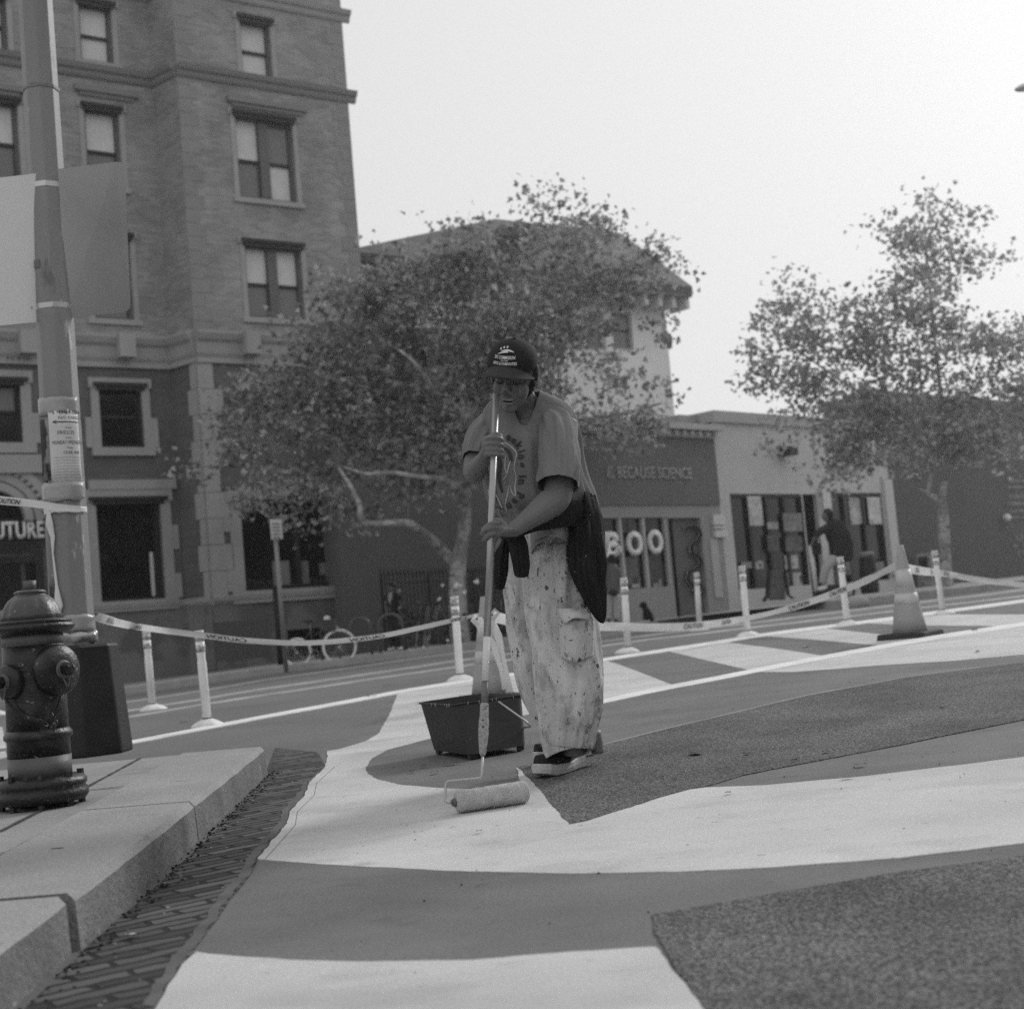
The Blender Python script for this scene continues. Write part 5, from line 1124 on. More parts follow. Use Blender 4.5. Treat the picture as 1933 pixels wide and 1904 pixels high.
LBL = {(800, 1450): 'dark crumb of leaf left of the pale stick on the grey oval', (778, 1460): 'dark crumb of leaf nearest the left tip of the grey oval', (1625, 1449): 'pale curled leaf on the grey stripe right of the coarse asphalt', (1500, 1440): 'dark twig bit on the lower rim of the coarse strip', (1410, 1427): 'dark twig bit on the coarse strip right of the dead leaf',
 (1780, 1337): 'pale leaf far right on the coarse strip', (1600, 1473): 'long thin pale stick on the upper rim of the broad white band', (1845, 1233): 'dark scrap on the white band near the right edge', (1522, 1222): 'pale crumpled leaf in front of the tall cone', (1560, 1424): 'pale scrap on the grey wedge beside the coarse strip',
 (730, 1295): 'dark smear-like scrap on the left edge line', (700, 1316): 'dark flat scrap on the asphalt left of the white lobe', (1375, 1502): 'small dark scrap on the broad white band', (912, 1670): 'tiny pale scrap on the lower grey band', (1115, 1310): 'dark scrap on the white triangle behind the painter',
 (350, 1362): 'pale flat scrap on the road between the two left bollards', (180, 1790): 'dark wad of leaves at the foot of the nearest kerb joint', (250, 1773): 'pale leaf in the brick gutter by the near kerb joint', (314, 1675): 'pale leaf in the middle of the brick gutter', (466, 1530): 'pale scrap in the gutter near the far kerb end', (480, 1502): 'pale scrap against the foot of the far kerb block',
 (1770, 1190): 'dark scrap behind the base of the tall cone', (1840, 1191): 'dark lump right of the tall cone base', (905, 1575): 'dark speck of leaf below the roller sleeve'}
for i, (x, y, w_, h_, m, lab) in enumerate(LT):
    if m is None: continue
    o = litter(x, y, w_, h_, m, i)
    if lab: tag(o, lab, 'dead leaf' if m is LIT else 'litter')
    else: tag(o, LBL.get((x, y), 'dark dry leaf scrap on the paint'), 'dead leaf', 'dark leaf scraps on the street' if m is LIT else 'pale leaf scraps on the street')

# ------------------------------------------------------------------ the painter
SKIN = mat('skin', .145, rough=.55, var=.08, scale=9, bump=.06, bscale=160, spec=.4)
SHIRT = mat('shirt_cotton', .205, rough=.95, wr=(5, .9), stretch=(1, 1, .5), var=.06, scale=5, bump=.25, bscale=260, fine=.08, fscale=420)
PANTS = mat('painters_trousers', .56, rough=.9, wr=(4.5, 1.0), var=.16, scale=7, bump=.35, bscale=70, fine=.08, fscale=300, layers=((13, .53, .64, .36, 8), (9, .60, .68, .68, 6), (24, .635, .655, .10, 6), (50, .655, .675, .12, 4), (34, .62, .645, .26, 7), (11, .69, .71, .08, 6)), stretch=(1, 1, .7))
SWEAT = mat('sweatshirt', .018, rough=.95, wr=(6, .9), var=.2, scale=6, bump=.3, bscale=240, layers=((38, .71, .73, .25, 3),))
CAPM = mat('cap_cotton', .016, rough=.9, bump=.2, bscale=300); BRIMM = mat('brim_cotton', .042, rough=.9, bump=.2, bscale=300)
def catm(rows, sub):
    out = []; k = len(rows); m = len(rows[0])
    for i in range(k - 1):
        a, b, c, d = rows[max(i - 1, 0)], rows[i], rows[i + 1], rows[min(i + 2, k - 1)]
        for j in range(sub): out.append([cr(a[q], b[q], c[q], d[q], j / sub) for q in range(m)])
    out.append(list(rows[-1])); return out
def cloth(mb, rows, n=44, sub=6, flat=False, fold=.05, fk=2.2, fl=.5, seed=0, cap=(False, False), drop=None, tshift=0, sharp=1.0):
    """rows of (px, py, depth, half width px, half thickness m): an elliptic sleeve of cloth along the path"""
    rr = catm(rows, sub); c = [P(*r[:3]) for r in rr]; N = len(c); rings = []; acc = 0
    for i in range(N):
        if i: acc += (c[i] - c[i - 1]).length
        t = (c[min(i + 1, N - 1)] - c[max(i - 1, 0)]).normalized(); side = t.cross(VIEW).normalized(); f = side.cross(t).normalized()
        if f.dot(VIEW) > 0: f = -f
        if flat: side, f = RIGHT, -VIEW
        hw = rr[i][3] * rr[i][2] / FPX; dt = rr[i][4]; ring = []
        for j in range(n):
            a = 2 * pi * j / n; v = Vector((cos(a) * fk, sin(a) * fk, acc * fl * 10 + seed * 7.3))
            d = noise.noise(v) * fold + noise.noise(v * 2.3 + Vector((3, 1, 2))) * fold * .5
            rdg = 1 - abs(noise.noise(Vector((cos(a) * fk * 1.4, sin(a) * fk * 1.4, acc * fl * 6 + seed)))) * 2
            d += fold * .5 * sharp * max(0, rdg) ** 3
            d *= .35 + .65 * min(1, (N - 1 - i) / max(1, .12 * N))
            q = side * hw * cos(a) + f * dt * sin(a); p = c[i] + q * (1 + d)
            if drop: p -= UPV * drop(i / (N - 1), a)
            ring.append(p)
        rings.append(ring)
    b = len(mb.v)
    for r in rings: mb.v += r
    for i in range(N - 1):
        for j in range(n): mb.f.append((b + i * n + j, b + i * n + (j + 1) % n, b + (i + 1) * n + (j + 1) % n, b + (i + 1) * n + j))
    for e, k in ((0, 0), (1, N - 1)):
        if cap[e]: mb.f.append(tuple(b + k * n + j for j in range(n)))
    return mb
footp = G(1070, 1462)
man = thing('person', 'painter in dark cap, grey T-shirt and paint-stained pale trousers, holding the roller pole', 'person', tuple(footp))
body = MB()
def flesh(rows, n=14, sub=4): return cloth(body, rows, n=n, sub=sub, fold=0, cap=(True, True))
HC = P(970, 708, 5.02)                                     # head centre
pt_, yw_ = radians(19), radians(15)
HF_ = (-VIEW * cos(pt_) * cos(yw_) - RIGHT * sin(yw_) * cos(pt_) - UPV * sin(pt_)).normalized()
HR_ = (RIGHT - HF_ * RIGHT.dot(HF_)).normalized(); HU_ = HR_.cross(-HF_).normalized()
HU_ = HU_ if HU_.dot(UPV) > 0 else -HU_
HMt = Matrix((HF_, HR_, HU_)).transposed()
def hp(f, r, u): return HC + HMt @ Vector((f, r, u))
def hell(f, r, u, a, b, c, mb_=None, n=12): (mb_ or body).ell(hp(f, r, u), (a, b, c), m=HMt, n=n)
hell(-.012, 0, .026, .094, .075, .088); hell(.016, 0, -.035, .070, .056, .080); hell(.058, 0, -.098, .024, .026, .020); hell(.02, 0, -.07, .06, .044, .045)
for s_ in (-1, 1):
    hell(.048, s_ * .034, -.032, .030, .026, .034); hell(.070, s_ * .026, .026, .020, .028, .011); hell(-.012, s_ * .077, -.012, .018, .009, .031); hell(.066, s_ * .030, .002, .013, .016, .009)
    hell(.095, s_ * .013, -.037, .010, .010, .008)
body.tube([hp(.078, 0, .018), hp(.096, 0, -.010), hp(.110, 0, -.030)], [.008, .010, .0135], n=10)
hell(.083, 0, -.061, .012, .026, .0075); hell(.080, 0, -.075, .012, .021, .009)
flesh([(972, 735, 5.12, 30, .052), (985, 760, 5.17, 30, .055), (995, 785, 5.20, 40, .07), (998, 810, 5.2, 66, .085), (1005, 860, 5.22, 62, .09), (1030, 940, 5.25, 62, .10), (1050, 1010, 5.27, 66, .11), (1060, 1050, 5.27, 55, .10)])
flesh([(1075, 1040, 5.18, 40, .08), (1078, 1150, 5.15, 38, .08), (1080, 1270, 5.13, 30, .06), (1082, 1370, 5.13, 22, .045), (1083, 1425, 5.13, 19, .04)])
flesh([(1010, 1040, 5.32, 36, .08), (1010, 1150, 5.34, 34, .075), (1030, 1270, 5.34, 28, .06), (1070, 1350, 5.34, 20, .045), (1105, 1395, 5.34, 17, .04), (1112, 1415, 5.34, 15, .035)])
flesh([(1062, 800, 5.14, 30, .055), (1060, 870, 5.06, 29, .052), (1052, 935, 4.98, 28, .052), (1030, 956, 4.93, 27, .048), (1000, 978, 4.86, 20, .036), (966, 1002, 4.80, 14, .024)])
flesh([(915, 805, 5.24, 24, .045), (902, 850, 5.17, 23, .042), (895, 893, 5.09, 21, .040), (903, 880, 4.99, 18, .034), (916, 862, 4.91, 14, .026), (922, 846, 4.88, 13, .022)])
flesh([(1055, 785, 5.17, 26, .055), (1000, 790, 5.2, 30, .07), (930, 795, 5.23, 24, .05)])
pzd = lambda y: 4.93 - .51 * (y - 745) / 680
def fing(pts, r):
    rows = catm([list(p) for p in pts], 3); body.tube([P(*p) for p in rows], [r[0] + (r[-1] - r[0]) * i / (len(rows) - 1) for i in range(len(rows))], n=8)
    body.ell(P(*pts[-1]), (r[-1],) * 3, n=5)
z = pzd(840)
for i, y in enumerate((827, 837.5, 848, 857)):
    fing([(918, y + 3, z + .005), (922, y, z - .018), (935, y - 1 + i * .5, z - .030), (946, y + 2, z - .020), (949, y + 5, z + .002)], (.0088, .0072))
body.ell(P(920, 842, z + .012), (.020, .026, .036), n=10)
fing([(919, 836, z), (926, 824, z - .006), (936, 819, z - .014), (945, 823, z - .012)], (.011, .0085))
z = pzd(1005)
body.tube([P(968, 1001, 4.80), P(958, 1002, z + .028), P(946, 1002, z + .004), (P(938, 1002, z - .012))], [.026, .034, .040, .034], n=12, ell=[.020, .020, .018, .014])
for pts in ([(942, 988, z - .010), (930, 987, z - .026), (918, 993, z - .024), (911, 1000, z - .008)], [(941, 997, z - .012), (927, 996, z - .030), (915, 1001, z - .026), (909, 1008, z - .006)],
            [(940, 1007, z - .010), (928, 1008, z - .028), (919, 1013, z - .022), (913, 1019, z - .006)], [(944, 1016, z - .006), (940, 1026, z - .014), (935, 1034, z - .012), (932, 1040, z - .008)]):
    fing(pts, (.0090, .0072))
fing([(955, 993, z + .006), (942, 982, z + .010), (930, 984, z + .018)], (.012, .009))
bo = obj('body', body, SKIN, man); mods(bo, ('REMESH', dict(mode='VOXEL', voxel_size=.0036, use_smooth_shade=True)), ('SMOOTH', dict(factor=.5, iterations=3))); bake(bo)
# face details
mb = MB(); hell(.0905, 0, -.076, .008, .019, .0055, mb, n=8); hell(.093, 0, -.0625, .007, .022, .0045, mb, n=8); obj('lips', mb, mat('lips', .22, rough=.35), man, smooth=True)
mb = MB(); hell(.0905, 0, -.0690, .008, .018, .0014, mb, n=8); obj('mouth_line', mb, INK, man, smooth=True)
HAIR = mat('hair', .018, rough=.7)
for s_ in (-1, 1):
    mb = MB(); mb.tube([hp(.074, s_ * .044, -.006), hp(.0825, s_ * .034, -.0095), hp(.083, s_ * .024, -.009), hp(.080, s_ * .017, -.004)], [.0015, .0028, .0028, .0015], n=6); obj('eyelashes', mb, HAIR, man, smooth=True)
    mb = MB(); mb.tube([hp(.078, s_ * .050, .020), hp(.089, s_ * .034, .030), hp(.091, s_ * .016, .024)], [.0015, .0035, .003], n=6); obj('eyebrow', mb, HAIR, man, smooth=True)
mb = MB(); hell(-.035, 0, -.012, .075, .083, .055, mb); hell(-.06, 0, -.05, .05, .06, .05, mb); hell(-.005, .079, .012, .022, .008, .030, mb); obj('hair', mb, HAIR, man, smooth=True)
# cap
capm = MB(); CR = (.104, .086, .082); CO = (-.006, 0, .044)
rings = []
for i in range(0, 15):
    a = pi / 2 * (i / 14) * 1.13 + .02; ring = []
    for j in range(48):
        b = 2 * pi * j / 48; seam = 1 + .006 * abs(sin(b * 3)) ** .3
        ring.append(hp(CO[0] + CR[0] * sin(a) * cos(b) * seam, -.006 + CR[1] * sin(a) * sin(b) * seam, CO[2] + CR[2] * cos(a) * seam))
    rings.append(ring)
capm.rings(rings, caps=False); capm.f.append(tuple(range(48))); 
cap = obj('cap', capm, CAPM, man, smooth=True); cap.modifiers.new('s', 'SOLIDIFY').thickness = .003
mb = MB(); mb.ell(hp(CO[0], 0, CO[2] + CR[2] * 1.005), (.007, .007, .005), m=HMt, n=6); obj('cap_button', mb, CAPM, cap, smooth=True)
mb = MB(); top = []; nb = 21; rows_ = 7
for i in range(nb):
    b = (i / (nb - 1) - .5) * 2; ang = b * 1.22
    for k in range(rows_):
        q = k / (rows_ - 1); ext = .060 * (1 - abs(b) ** 2.6) * q
        f = CO[0] + (CR[0] * .985) * cos(ang) + ext * 1.0; r = -.006 + CR[1] * .985 * sin(ang) * (1 + .10 * q)
        u = CO[2] + .012 - .044 * b * b - .006 * b - ext * .34 - .006 * q
        top.append(hp(f, r, u))
mb.v = top; mb.f = [(i * rows_ + k, (i + 1) * rows_ + k, (i + 1) * rows_ + k + 1, i * rows_ + k + 1) for i in range(nb - 1) for k in range(rows_ - 1)]
br = obj('brim', mb, BRIMM, cap, smooth=True); br.modifiers.new('s', 'SOLIDIFY').thickness = .004
EMB = mat('embroidery', .72, rough=.8)
def capat(r, u, o=.0035):
    y = min(.99, abs(r) / CR[1]); x = u / CR[2]; k = max(0, 1 - (r / CR[1]) ** 2 - x ** 2) ** .5
    n = Vector((k / CR[0], r / CR[1] ** 2, u / CR[2] ** 2)).normalized()
    return hp(CO[0] + CR[0] * k + n.x * o, -.006 + r + n.y * o, CO[2] + u + n.z * o)
def captext(txt, r0, r1, u0, u1):
    cu = bpy.data.curves.new('embroidered_text', 'FONT'); cu.body = txt; cu.size = 1; cu.offset = .02; cu.resolution_u = 2
    q = bpy.data.objects.new('t', cu); C.objects.link(q); bpy.context.view_layer.update(); me = bpy.data.meshes.new_from_object(q.evaluated_get(bpy.context.evaluated_depsgraph_get())); bpy.data.objects.remove(q)
    xs_ = [v.co.x for v in me.vertices]; ys_ = [v.co.y for v in me.vertices]; x0, x1, y0, y1 = min(xs_), max(xs_), min(ys_), max(ys_)
    for v in me.vertices: v.co = capat(r0 + (v.co.x - x0) / (x1 - x0) * (r1 - r0), u0 + (v.co.y - y0) / (y1 - y0) * (u1 - u0))
    me.materials.clear(); me.materials.append(EMB); q = bpy.data.objects.new('embroidered_text', me); C.objects.link(q); q.parent = cap; q.matrix_parent_inverse = cap.matrix_world.inverted() if False else man.matrix_basis.inverted() if False else Matrix()
    return q
def fixp(o, par):                                         # children of a child: geometry is in world space
    o.parent = par; o.matrix_parent_inverse = (man.matrix_basis @ par.matrix_parent_inverse @ par.matrix_basis).inverted()
for a_ in list(cap.children): fixp(a_, cap)
for tx in (('DC COMMISSION', -.038, .030, .0315, .0415), ('ON THE', -.016, .008, .0252, .0296), ('ARTS & HUMANITIES', -.043, .037, .0135, .0232)): fixp(captext(*tx), cap)
for k, (r_, u_) in enumerate(((-.022, .0595), (-.012, .0635), (-.001, .0650))):
    mb = MB(); ring = []
    for j in range(10): a = pi / 2 + j * pi / 5; q = .0042 if j % 2 == 0 else .0018; ring.append(capat(r_ + q * cos(a), u_ + q * sin(a)))
    mb.add(ring, [tuple(range(10))]); fixp(obj('embroidered_star', mb, EMB, cap), cap)
for pts in ([(-.030, .0445), (-.014, .0505), (.000, .0525), (.006, .051)], [(-.021, .0535), (-.003, .0570), (.012, .0555), (.024, .0515)]):
    mb = MB(); rows = catm([list(p) for p in pts], 5); m_ = len(rows); L1 = [capat(p[0], p[1] + .0022 * sin(pi * (i + .4) / m_)) for i, p in enumerate(rows)]; L2_ = [capat(p[0], p[1] - .0022 * sin(pi * (i + .4) / m_)) for i, p in enumerate(rows)]
    mb.v = L1 + L2_; mb.f = [(i, i + 1, m_ + i + 1, m_ + i) for i in range(m_ - 1)]; fixp(obj('embroidered_stroke', mb, EMB, cap), cap)
# shirt
def neckdrop(t, a):
    k = max(0, 1 - t / .9); s_ = max(0, sin(a)) ** 2.6; return k * (.128 * s_ - .004)
sm = MB()
cloth(sm, [(988, 739, 5.17, 30, .062), (991, 748, 5.175, 47, .076), (996, 760, 5.18, 66, .092), (999, 776, 5.18, 78, .106), (1001, 794, 5.18, 83, .118), (1002, 824, 5.19, 87, .130), (1004, 860, 5.20, 89, .138), (1010, 897, 5.20, 92, .142), (1019, 932, 5.2, 97, .145), (1030, 962, 5.22, 95, .14), (1036, 982, 5.24, 86, .135)], n=110, sub=11, fold=.14, fk=3.2, fl=.28, seed=1, drop=neckdrop, flat=True)
shirt = obj('shirt', sm, SHIRT, man, smooth=True); shirt.modifiers.new('s', 'SOLIDIFY').thickness = .003
sm2 = MB(); cloth(sm2, [(1044, 788, 5.15, 20, .05), (1050, 802, 5.12, 32, .066), (1054, 828, 5.07, 37, .074), (1055, 860, 5.03, 39, .078), (1054, 895, 5.0, 40, .080), (1053, 917, 4.98, 39.5, .080)], n=72, sub=10, fold=.18, fk=2.4, fl=.5, seed=4)
o = obj('sleeve', sm2, SHIRT, shirt, smooth=True); fixp(o, shirt); o.modifiers.new('s', 'SOLIDIFY').thickness = .003
sm2 = MB(); cloth(sm2, [(940, 782, 5.2, 15, .045), (924, 800, 5.21, 24, .060), (908, 824, 5.19, 27, .070), (899, 846, 5.16, 26, .066), (895, 866, 5.14, 22, .060)], n=64, sub=9, fold=.17, fk=2.4, fl=.6, seed=6)
o = obj('sleeve', sm2, SHIRT, shirt, smooth=True); fixp(o, shirt); o.modifiers.new('s', 'SOLIDIFY').thickness = .003
sm2 = MB(); cloth(sm2, [(1040, 985, 5.18, 40, .13), (1042, 1010, 5.17, 41, .14), (1040, 1034, 5.16, 38, .145), (1037, 1047, 5.15, 36, .145)], n=48, sub=6, fold=.04, seed=8, drop=lambda t, a: t * .018 * cos(a + 2.6))
o = obj('shirt_tail', sm2, mat('undershirt', .24, rough=.95, bump=.25, bscale=260), shirt, smooth=True); fixp(o, shirt); o.modifiers.new('s', 'SOLIDIFY').thickness = .003
# trousers
tm = MB()
cloth(tm, [(1048, 1000, 5.24, 66, .12), (1050, 1040, 5.24, 68, .13), (1053, 1090, 5.20, 64, .13), (1056, 1150, 5.16, 63, .13), (1064, 1210, 5.14, 62, .125), (1069, 1270, 5.13, 64, .12), (1075, 1330, 5.13, 60, .115), (1074, 1380, 5.13, 50, .10), (1071, 1408, 5.13, 44, .09), (1070, 1424, 5.12, 41, .085)], n=96, sub=9, fold=.13, fk=3.0, fl=.26, seed=11, drop=lambda t, a: max(0, t - .93) * .35 * -cos(a))
trs = obj('trousers', tm, PANTS, man, smooth=True); trs.modifiers.new('s', 'SOLIDIFY').thickness = .003
tm = MB()
cloth(tm, [(1010, 1010, 5.32, 58, .12), (1004, 1060, 5.33, 52, .12), (999, 1120, 5.34, 48, .115), (1004, 1190, 5.35, 45, .11), (1013, 1260, 5.36, 41, .10), (1030, 1320, 5.36, 38, .09), (1056, 1362, 5.36, 34, .08), (1090, 1390, 5.36, 28, .07), (1112, 1402, 5.37, 23, .06)], n=72, sub=8, fold=.15, fk=2.8, fl=.3, seed=13)
o = obj('trouser_leg', tm, PANTS, trs, smooth=True); fixp(o, trs); o.modifiers.new('s', 'SOLIDIFY').thickness = .003
# cargo pocket, flap
def sheet(rows, th, mt, nm, par, bulge=.02, base=5.0, surf=None):
    """quad patch given by pixel rows of (x, y, depth), catmull subdivided"""
    g = [catm([list(p) for p in r], 5) for r in rows]; cols = list(zip(*g)); g2 = [catm([list(c) for c in col], 5) for col in cols]
    mb = MB(); h = len(g2[0]); w_ = len(g2); mb.v = [P(*g2[i][j]) for i in range(w_) for j in range(h)]
    mb.f = [(i * h + j, (i + 1) * h + j, (i + 1) * h + j + 1, i * h + j + 1) for i in range(w_ - 1) for j in range(h - 1)]
    o = obj(nm, mb, mt, man, smooth=True); fixp(o, par); o.modifiers.new('s', 'SOLIDIFY').thickness = th; return o
sheet([[(1056, 1166, 5.012), (1085, 1170, 4.992), (1116, 1164, 5.03)], [(1057, 1205, 5.002), (1086, 1208, 4.985), (1119, 1202, 5.035)], [(1060, 1240, 5.01), (1087, 1249, 4.99), (1118, 1238, 5.05)]], .006, PANTS, 'cargo_pocket', trs)
sheet([[(1052, 1149, 5.016), (1083, 1150, 4.994), (1113, 1149, 5.03)], [(1058, 1163, 4.995), (1083, 1160, 4.970), (1114, 1158, 5.018)], [(1068, 1178, 4.985), (1084, 1167, 4.955), (1113, 1170, 5.010)]], .005, PANTS, 'pocket_flap', trs)
# sweatshirt tied round the waist
swm = MB(); cloth(swm, [(1112, 976, 5.28, 18, .04), (1104, 970, 5.12, 22, .04), (1080, 968, 5.05, 22, .03), (1045, 977, 5.02, 19, .025), (1008, 989, 5.0, 15, .025), (975, 1002, 4.99, 12, .03), (958, 1010, 5.0, 11, .03)], n=36, sub=8, fold=.26, fk=1.8, fl=.9, seed=21, cap=(True, True))
sw = obj('tied_sweatshirt', swm, SWEAT, man, smooth=True)
for rows, nm, sd_ in (([(1102, 948, 5.17, 22, .06), (1105, 985, 5.12, 30, .08), (1109, 1040, 5.07, 31, .085), (1114, 1090, 5.05, 29, .08), (1123, 1130, 5.05, 21, .06), (1132, 1158, 5.06, 12, .035), (1137, 1171, 5.07, 5, .02)], 'sweatshirt_back', 23),
                      ([(968, 1000, 4.985, 12, .03), (978, 1025, 4.975, 15, .035), (984, 1058, 4.98, 15, .035), (985, 1086, 4.99, 13, .03)], 'sweatshirt_sleeve', 24), ([(956, 1006, 5.02, 11, .03), (948, 1045, 5.02, 12, .03), (946, 1080, 5.03, 11, .028), (943, 1110, 5.04, 8, .024)], 'sweatshirt_sleeve', 25),
                      ([(955, 1004, 4.97, 8, .025), (966, 1010, 4.955, 12, .03), (980, 1006, 4.97, 9, .025)], 'sweatshirt_knot', 26)):
    m_ = MB(); cloth(m_, rows, n=60, sub=10, fold=.34, fk=2.8, fl=.4, seed=sd_, cap=(True, True)); o = obj(nm, m_, SWEAT, sw, smooth=True); fixp(o, sw)
# shoes
SHOE = mat('shoe_upper', .020, rough=.75, var=.4, scale=22, bump=.4, bscale=120, layers=((30, .68, .71, .4, 3),)); SOLE = mat('shoe_sole', .50, rough=.6, var=.12, scale=18, bump=.3, bscale=80)
def shoe(toe, heel, wid, nm, lift=.0):
    """from toe to heel ground points"""
    d = (heel - toe); d.z = 0; L_ = d.length; d.normalize(); s_ = Vector((-d.y, d.x, 0)); up = Vector((0, 0, 1)); g0, g1 = gz(toe.x, toe.y) + lift, gz(heel.x, heel.y) + lift
    def prof(t):                                     # half width, sole thickness, upper height, toe spring
        return wid * (.72 + .35 * sin(pi * min(1, t * 1.25)) - .10 * t), .032 + .014 * t + .004 * sin(t * 9), .045 + .075 * t ** 1.3 if t < .72 else .045 + .075 * .72 ** 1.3 + .0, .018 * max(0, .22 - t) / .22
    mb = MB(); rg = []
    for i in range(19):
        t = i / 18; hw, sh, uh, sp_ = prof(t); e = 1 if 0 < i < 18 else .45; hw *= e if i in (0, 18) else (.8 if i in (1, 17) else 1); c_ = toe + d * L_ * t; c_.z = g0 + (g1 - g0) * t + sp_ + .008
        rg.append([c_ + s_ * x * hw + up * y for x, y in ((-.9, .0), (-1.04, sh * .5), (-1.0, sh), (-.5, sh + .002), (.5, sh + .002), (1.0, sh), (1.04, sh * .5), (.9, .0))])
    mb.rings(rg); so_ = obj('shoe', mb, SOLE, man, smooth=False); bevel(so_, .004)
    mb = MB(); rg = []
    for i in range(19):
        t = i / 18; hw, sh, uh, sp_ = prof(t); hw *= .93 * (.5 if i in (0, 18) else (.82 if i in (1, 17) else 1)); c_ = toe + d * (L_ * (.02 + .95 * t)); c_.z = g0 + (g1 - g0) * t + sp_ + sh * .8
        rg.append([c_ + s_ * cos(a) * hw * (1 if sin(a) < .3 else .95) + up * max(-.004, sin(a) * uh) for a in [k * pi / 8 for k in range(16)]])
    mb.rings(rg); o = obj('shoe_upper', mb, SHOE, so_, smooth=True); fixp(o, so_)
    return so_
t1, h1_ = G(1014, 1474), G(1122, 1443); shoe(t1, t1 + (h1_ - t1).normalized() * .30, .048, 'near')
t2, h2_ = G(1012, 1449), G(1140, 1422); shoe(t2, t2 + (h2_ - t2).normalized() * .31, .046, 'far')
mb = MB(); cloth(mb, [(1122, 1380, 5.36, 12, .03), (1126, 1400, 5.36, 12, .032), (1128, 1420, 5.36, 12, .035)], n=16, sub=3, fold=0, cap=(True, True)); obj('ankle', mb, SKIN, man, smooth=True)
# print on the shirt
dg = bpy.context.evaluated_depsgraph_get(); dg.update()
def bvh_of(o):
    e = o.evaluated_get(dg); me = e.to_mesh(); mw_ = man.matrix_basis @ o.matrix_parent_inverse; t = BVHTree.FromPolygons([mw_ @ v.co for v in me.vertices], [tuple(p.vertices) for p in me.polygons]); return t
SB = bvh_of(shirt)
def on_shirt(px, py, o=.003):
    q = P(px, py, 4.4); dr = (P(px, py, 5.4) - q).normalized(); h = SB.ray_cast(q, dr)
    return (h[0] - dr * o) if h[0] else P(px, py, 5.05)
PRI = mat('shirt_print', .06, rough=.9); PRL = mat('shirt_print_pale', .5, rough=.9)
def stroke(pts, wd, m, nm='print_line'):
    rows = catm([list(p) for p in pts], 7); mb = MB(); m_ = len(rows)
    for i, (x, y) in enumerate(rows):
        a, b = rows[max(i - 1, 0)], rows[min(i + 1, m_ - 1)]; dx, dy = b[0] - a[0], b[1] - a[1]; l_ = (dx * dx + dy * dy) ** .5 or 1; w_ = wd * (.4 + .6 * sin(pi * (i + .5) / m_)) / 2
        mb.v += [on_shirt(x - dy / l_ * w_, y + dx / l_ * w_), on_shirt(x + dy / l_ * w_, y - dx / l_ * w_)]
    mb.f = [(2 * i, 2 * i + 1, 2 * i + 3, 2 * i + 2) for i in range(m_ - 1)]; o = obj(nm, mb, m, shirt); fixp(o, shirt)
for pts in ([(946, 832), (958, 838), (968, 846), (975, 856), (972, 870), (970, 884)], [(970, 884), (974, 900), (972, 918), (973, 934), (968, 932), (962, 916)], [(955, 860), (953, 880), (956, 896), (950, 905)], [(960, 916), (958, 934), (954, 950), (956, 966)], [(964, 870), (960, 880), (957, 898)], [(922, 880), (926, 905), (922, 930), (928, 950)], [(934, 930), (942, 945), (950, 965)]):
    stroke(pts, 2.6, PRL)
for pts in ([(940, 850), (944, 875), (942, 900), (948, 930)], [(952, 845), (962, 856), (966, 872)], [(925, 900), (932, 925), (936, 960)], [(944, 955), (950, 975)]): stroke(pts, 8, PRI, 'print_patch')
def shirt_char(ch, cx_, cy_, ang, sz):
    cu = bpy.data.curves.new('print_letter', 'FONT'); cu.body = ch; cu.size = 1; cu.align_x = 'CENTER'; cu.offset = .035; cu.resolution_u = 2
    q = bpy.data.objects.new('t', cu); C.objects.link(q); bpy.context.view_layer.update(); me = bpy.data.meshes.new_from_object(q.evaluated_get(bpy.context.evaluated_depsgraph_get())); bpy.data.objects.remove(q)
    for v in me.vertices: x, y = v.co.x * sz, (v.co.y - .25) * sz; v.co = on_shirt(cx_ + x * cos(ang) + y * sin(ang), cy_ + x * sin(ang) - y * cos(ang))
    me.materials.clear(); me.materials.append(PRI); o = bpy.data.objects.new('print_letter', me); C.objects.link(o); fixp(o, shirt)
for ch, x, y, a in (('e', 960, 826, 12), ('e', 970, 832, 32), ('k', 978, 841, 50), ('i', 983, 852, 72), ('n', 984, 862, 88), ('g', 984, 877, 92), ('i', 985, 899, 92), ('n', 984, 909, 94), ('P', 980, 934, 115), ('a', 971, 946, 132), ('n', 961, 955, 142)):
    shirt_char(ch, x, y, radians(a), 21)

# roller pole, frame and roller
HANDLE = mat('pole_metal', .36, rough=.3, metal=.5, spec=.5, var=.05, scale=20)
rp = thing('roller_pole', 'long pole with wire frame and fluffy paint roller resting on the white paint', 'paint roller', tuple(G(925, 1540)))
zb_ = 4.44
def pp(y, x=None): t = (y - 745) / 680; return P(936.5 + (911 - 936.5) * t if x is None else x, y, 4.93 + (zb_ - 4.93) * t)
for y0, y1, r, m, nm in ((745, 1203, .0115, HANDLE, 'pole'), (1203, 1286, .0118, mat('pole_label', .62, rough=.5), 'pole_label'), (1286, 1330, .0112, mat('pole_dark', .14, rough=.4), 'pole_section')):
    mb = MB(); mb.tube([pp(y0), pp(y1)], r, n=18); obj(nm, mb, m, rp, smooth=True)
mb = MB(); mb.tube([pp(1328), pp(1332), pp(1352), pp(1358), pp(1385), pp(1420), pp(1425)], [.0125, .0135, .0135, .0155, .016, .0105, .008], n=16); obj('grip', mb, mat('paint_crusted_grip', .34, rough=.8, var=.3, scale=60, bump=.6, bscale=150, layers=((60, .6, .64, .1, 3),)), rp, smooth=True)
rl, rr_ = P(859, 1514.5, 4.20), P(988, 1499, 4.42)
gl, gr_ = G(862, 1538), G(988, 1518); RAD = .034
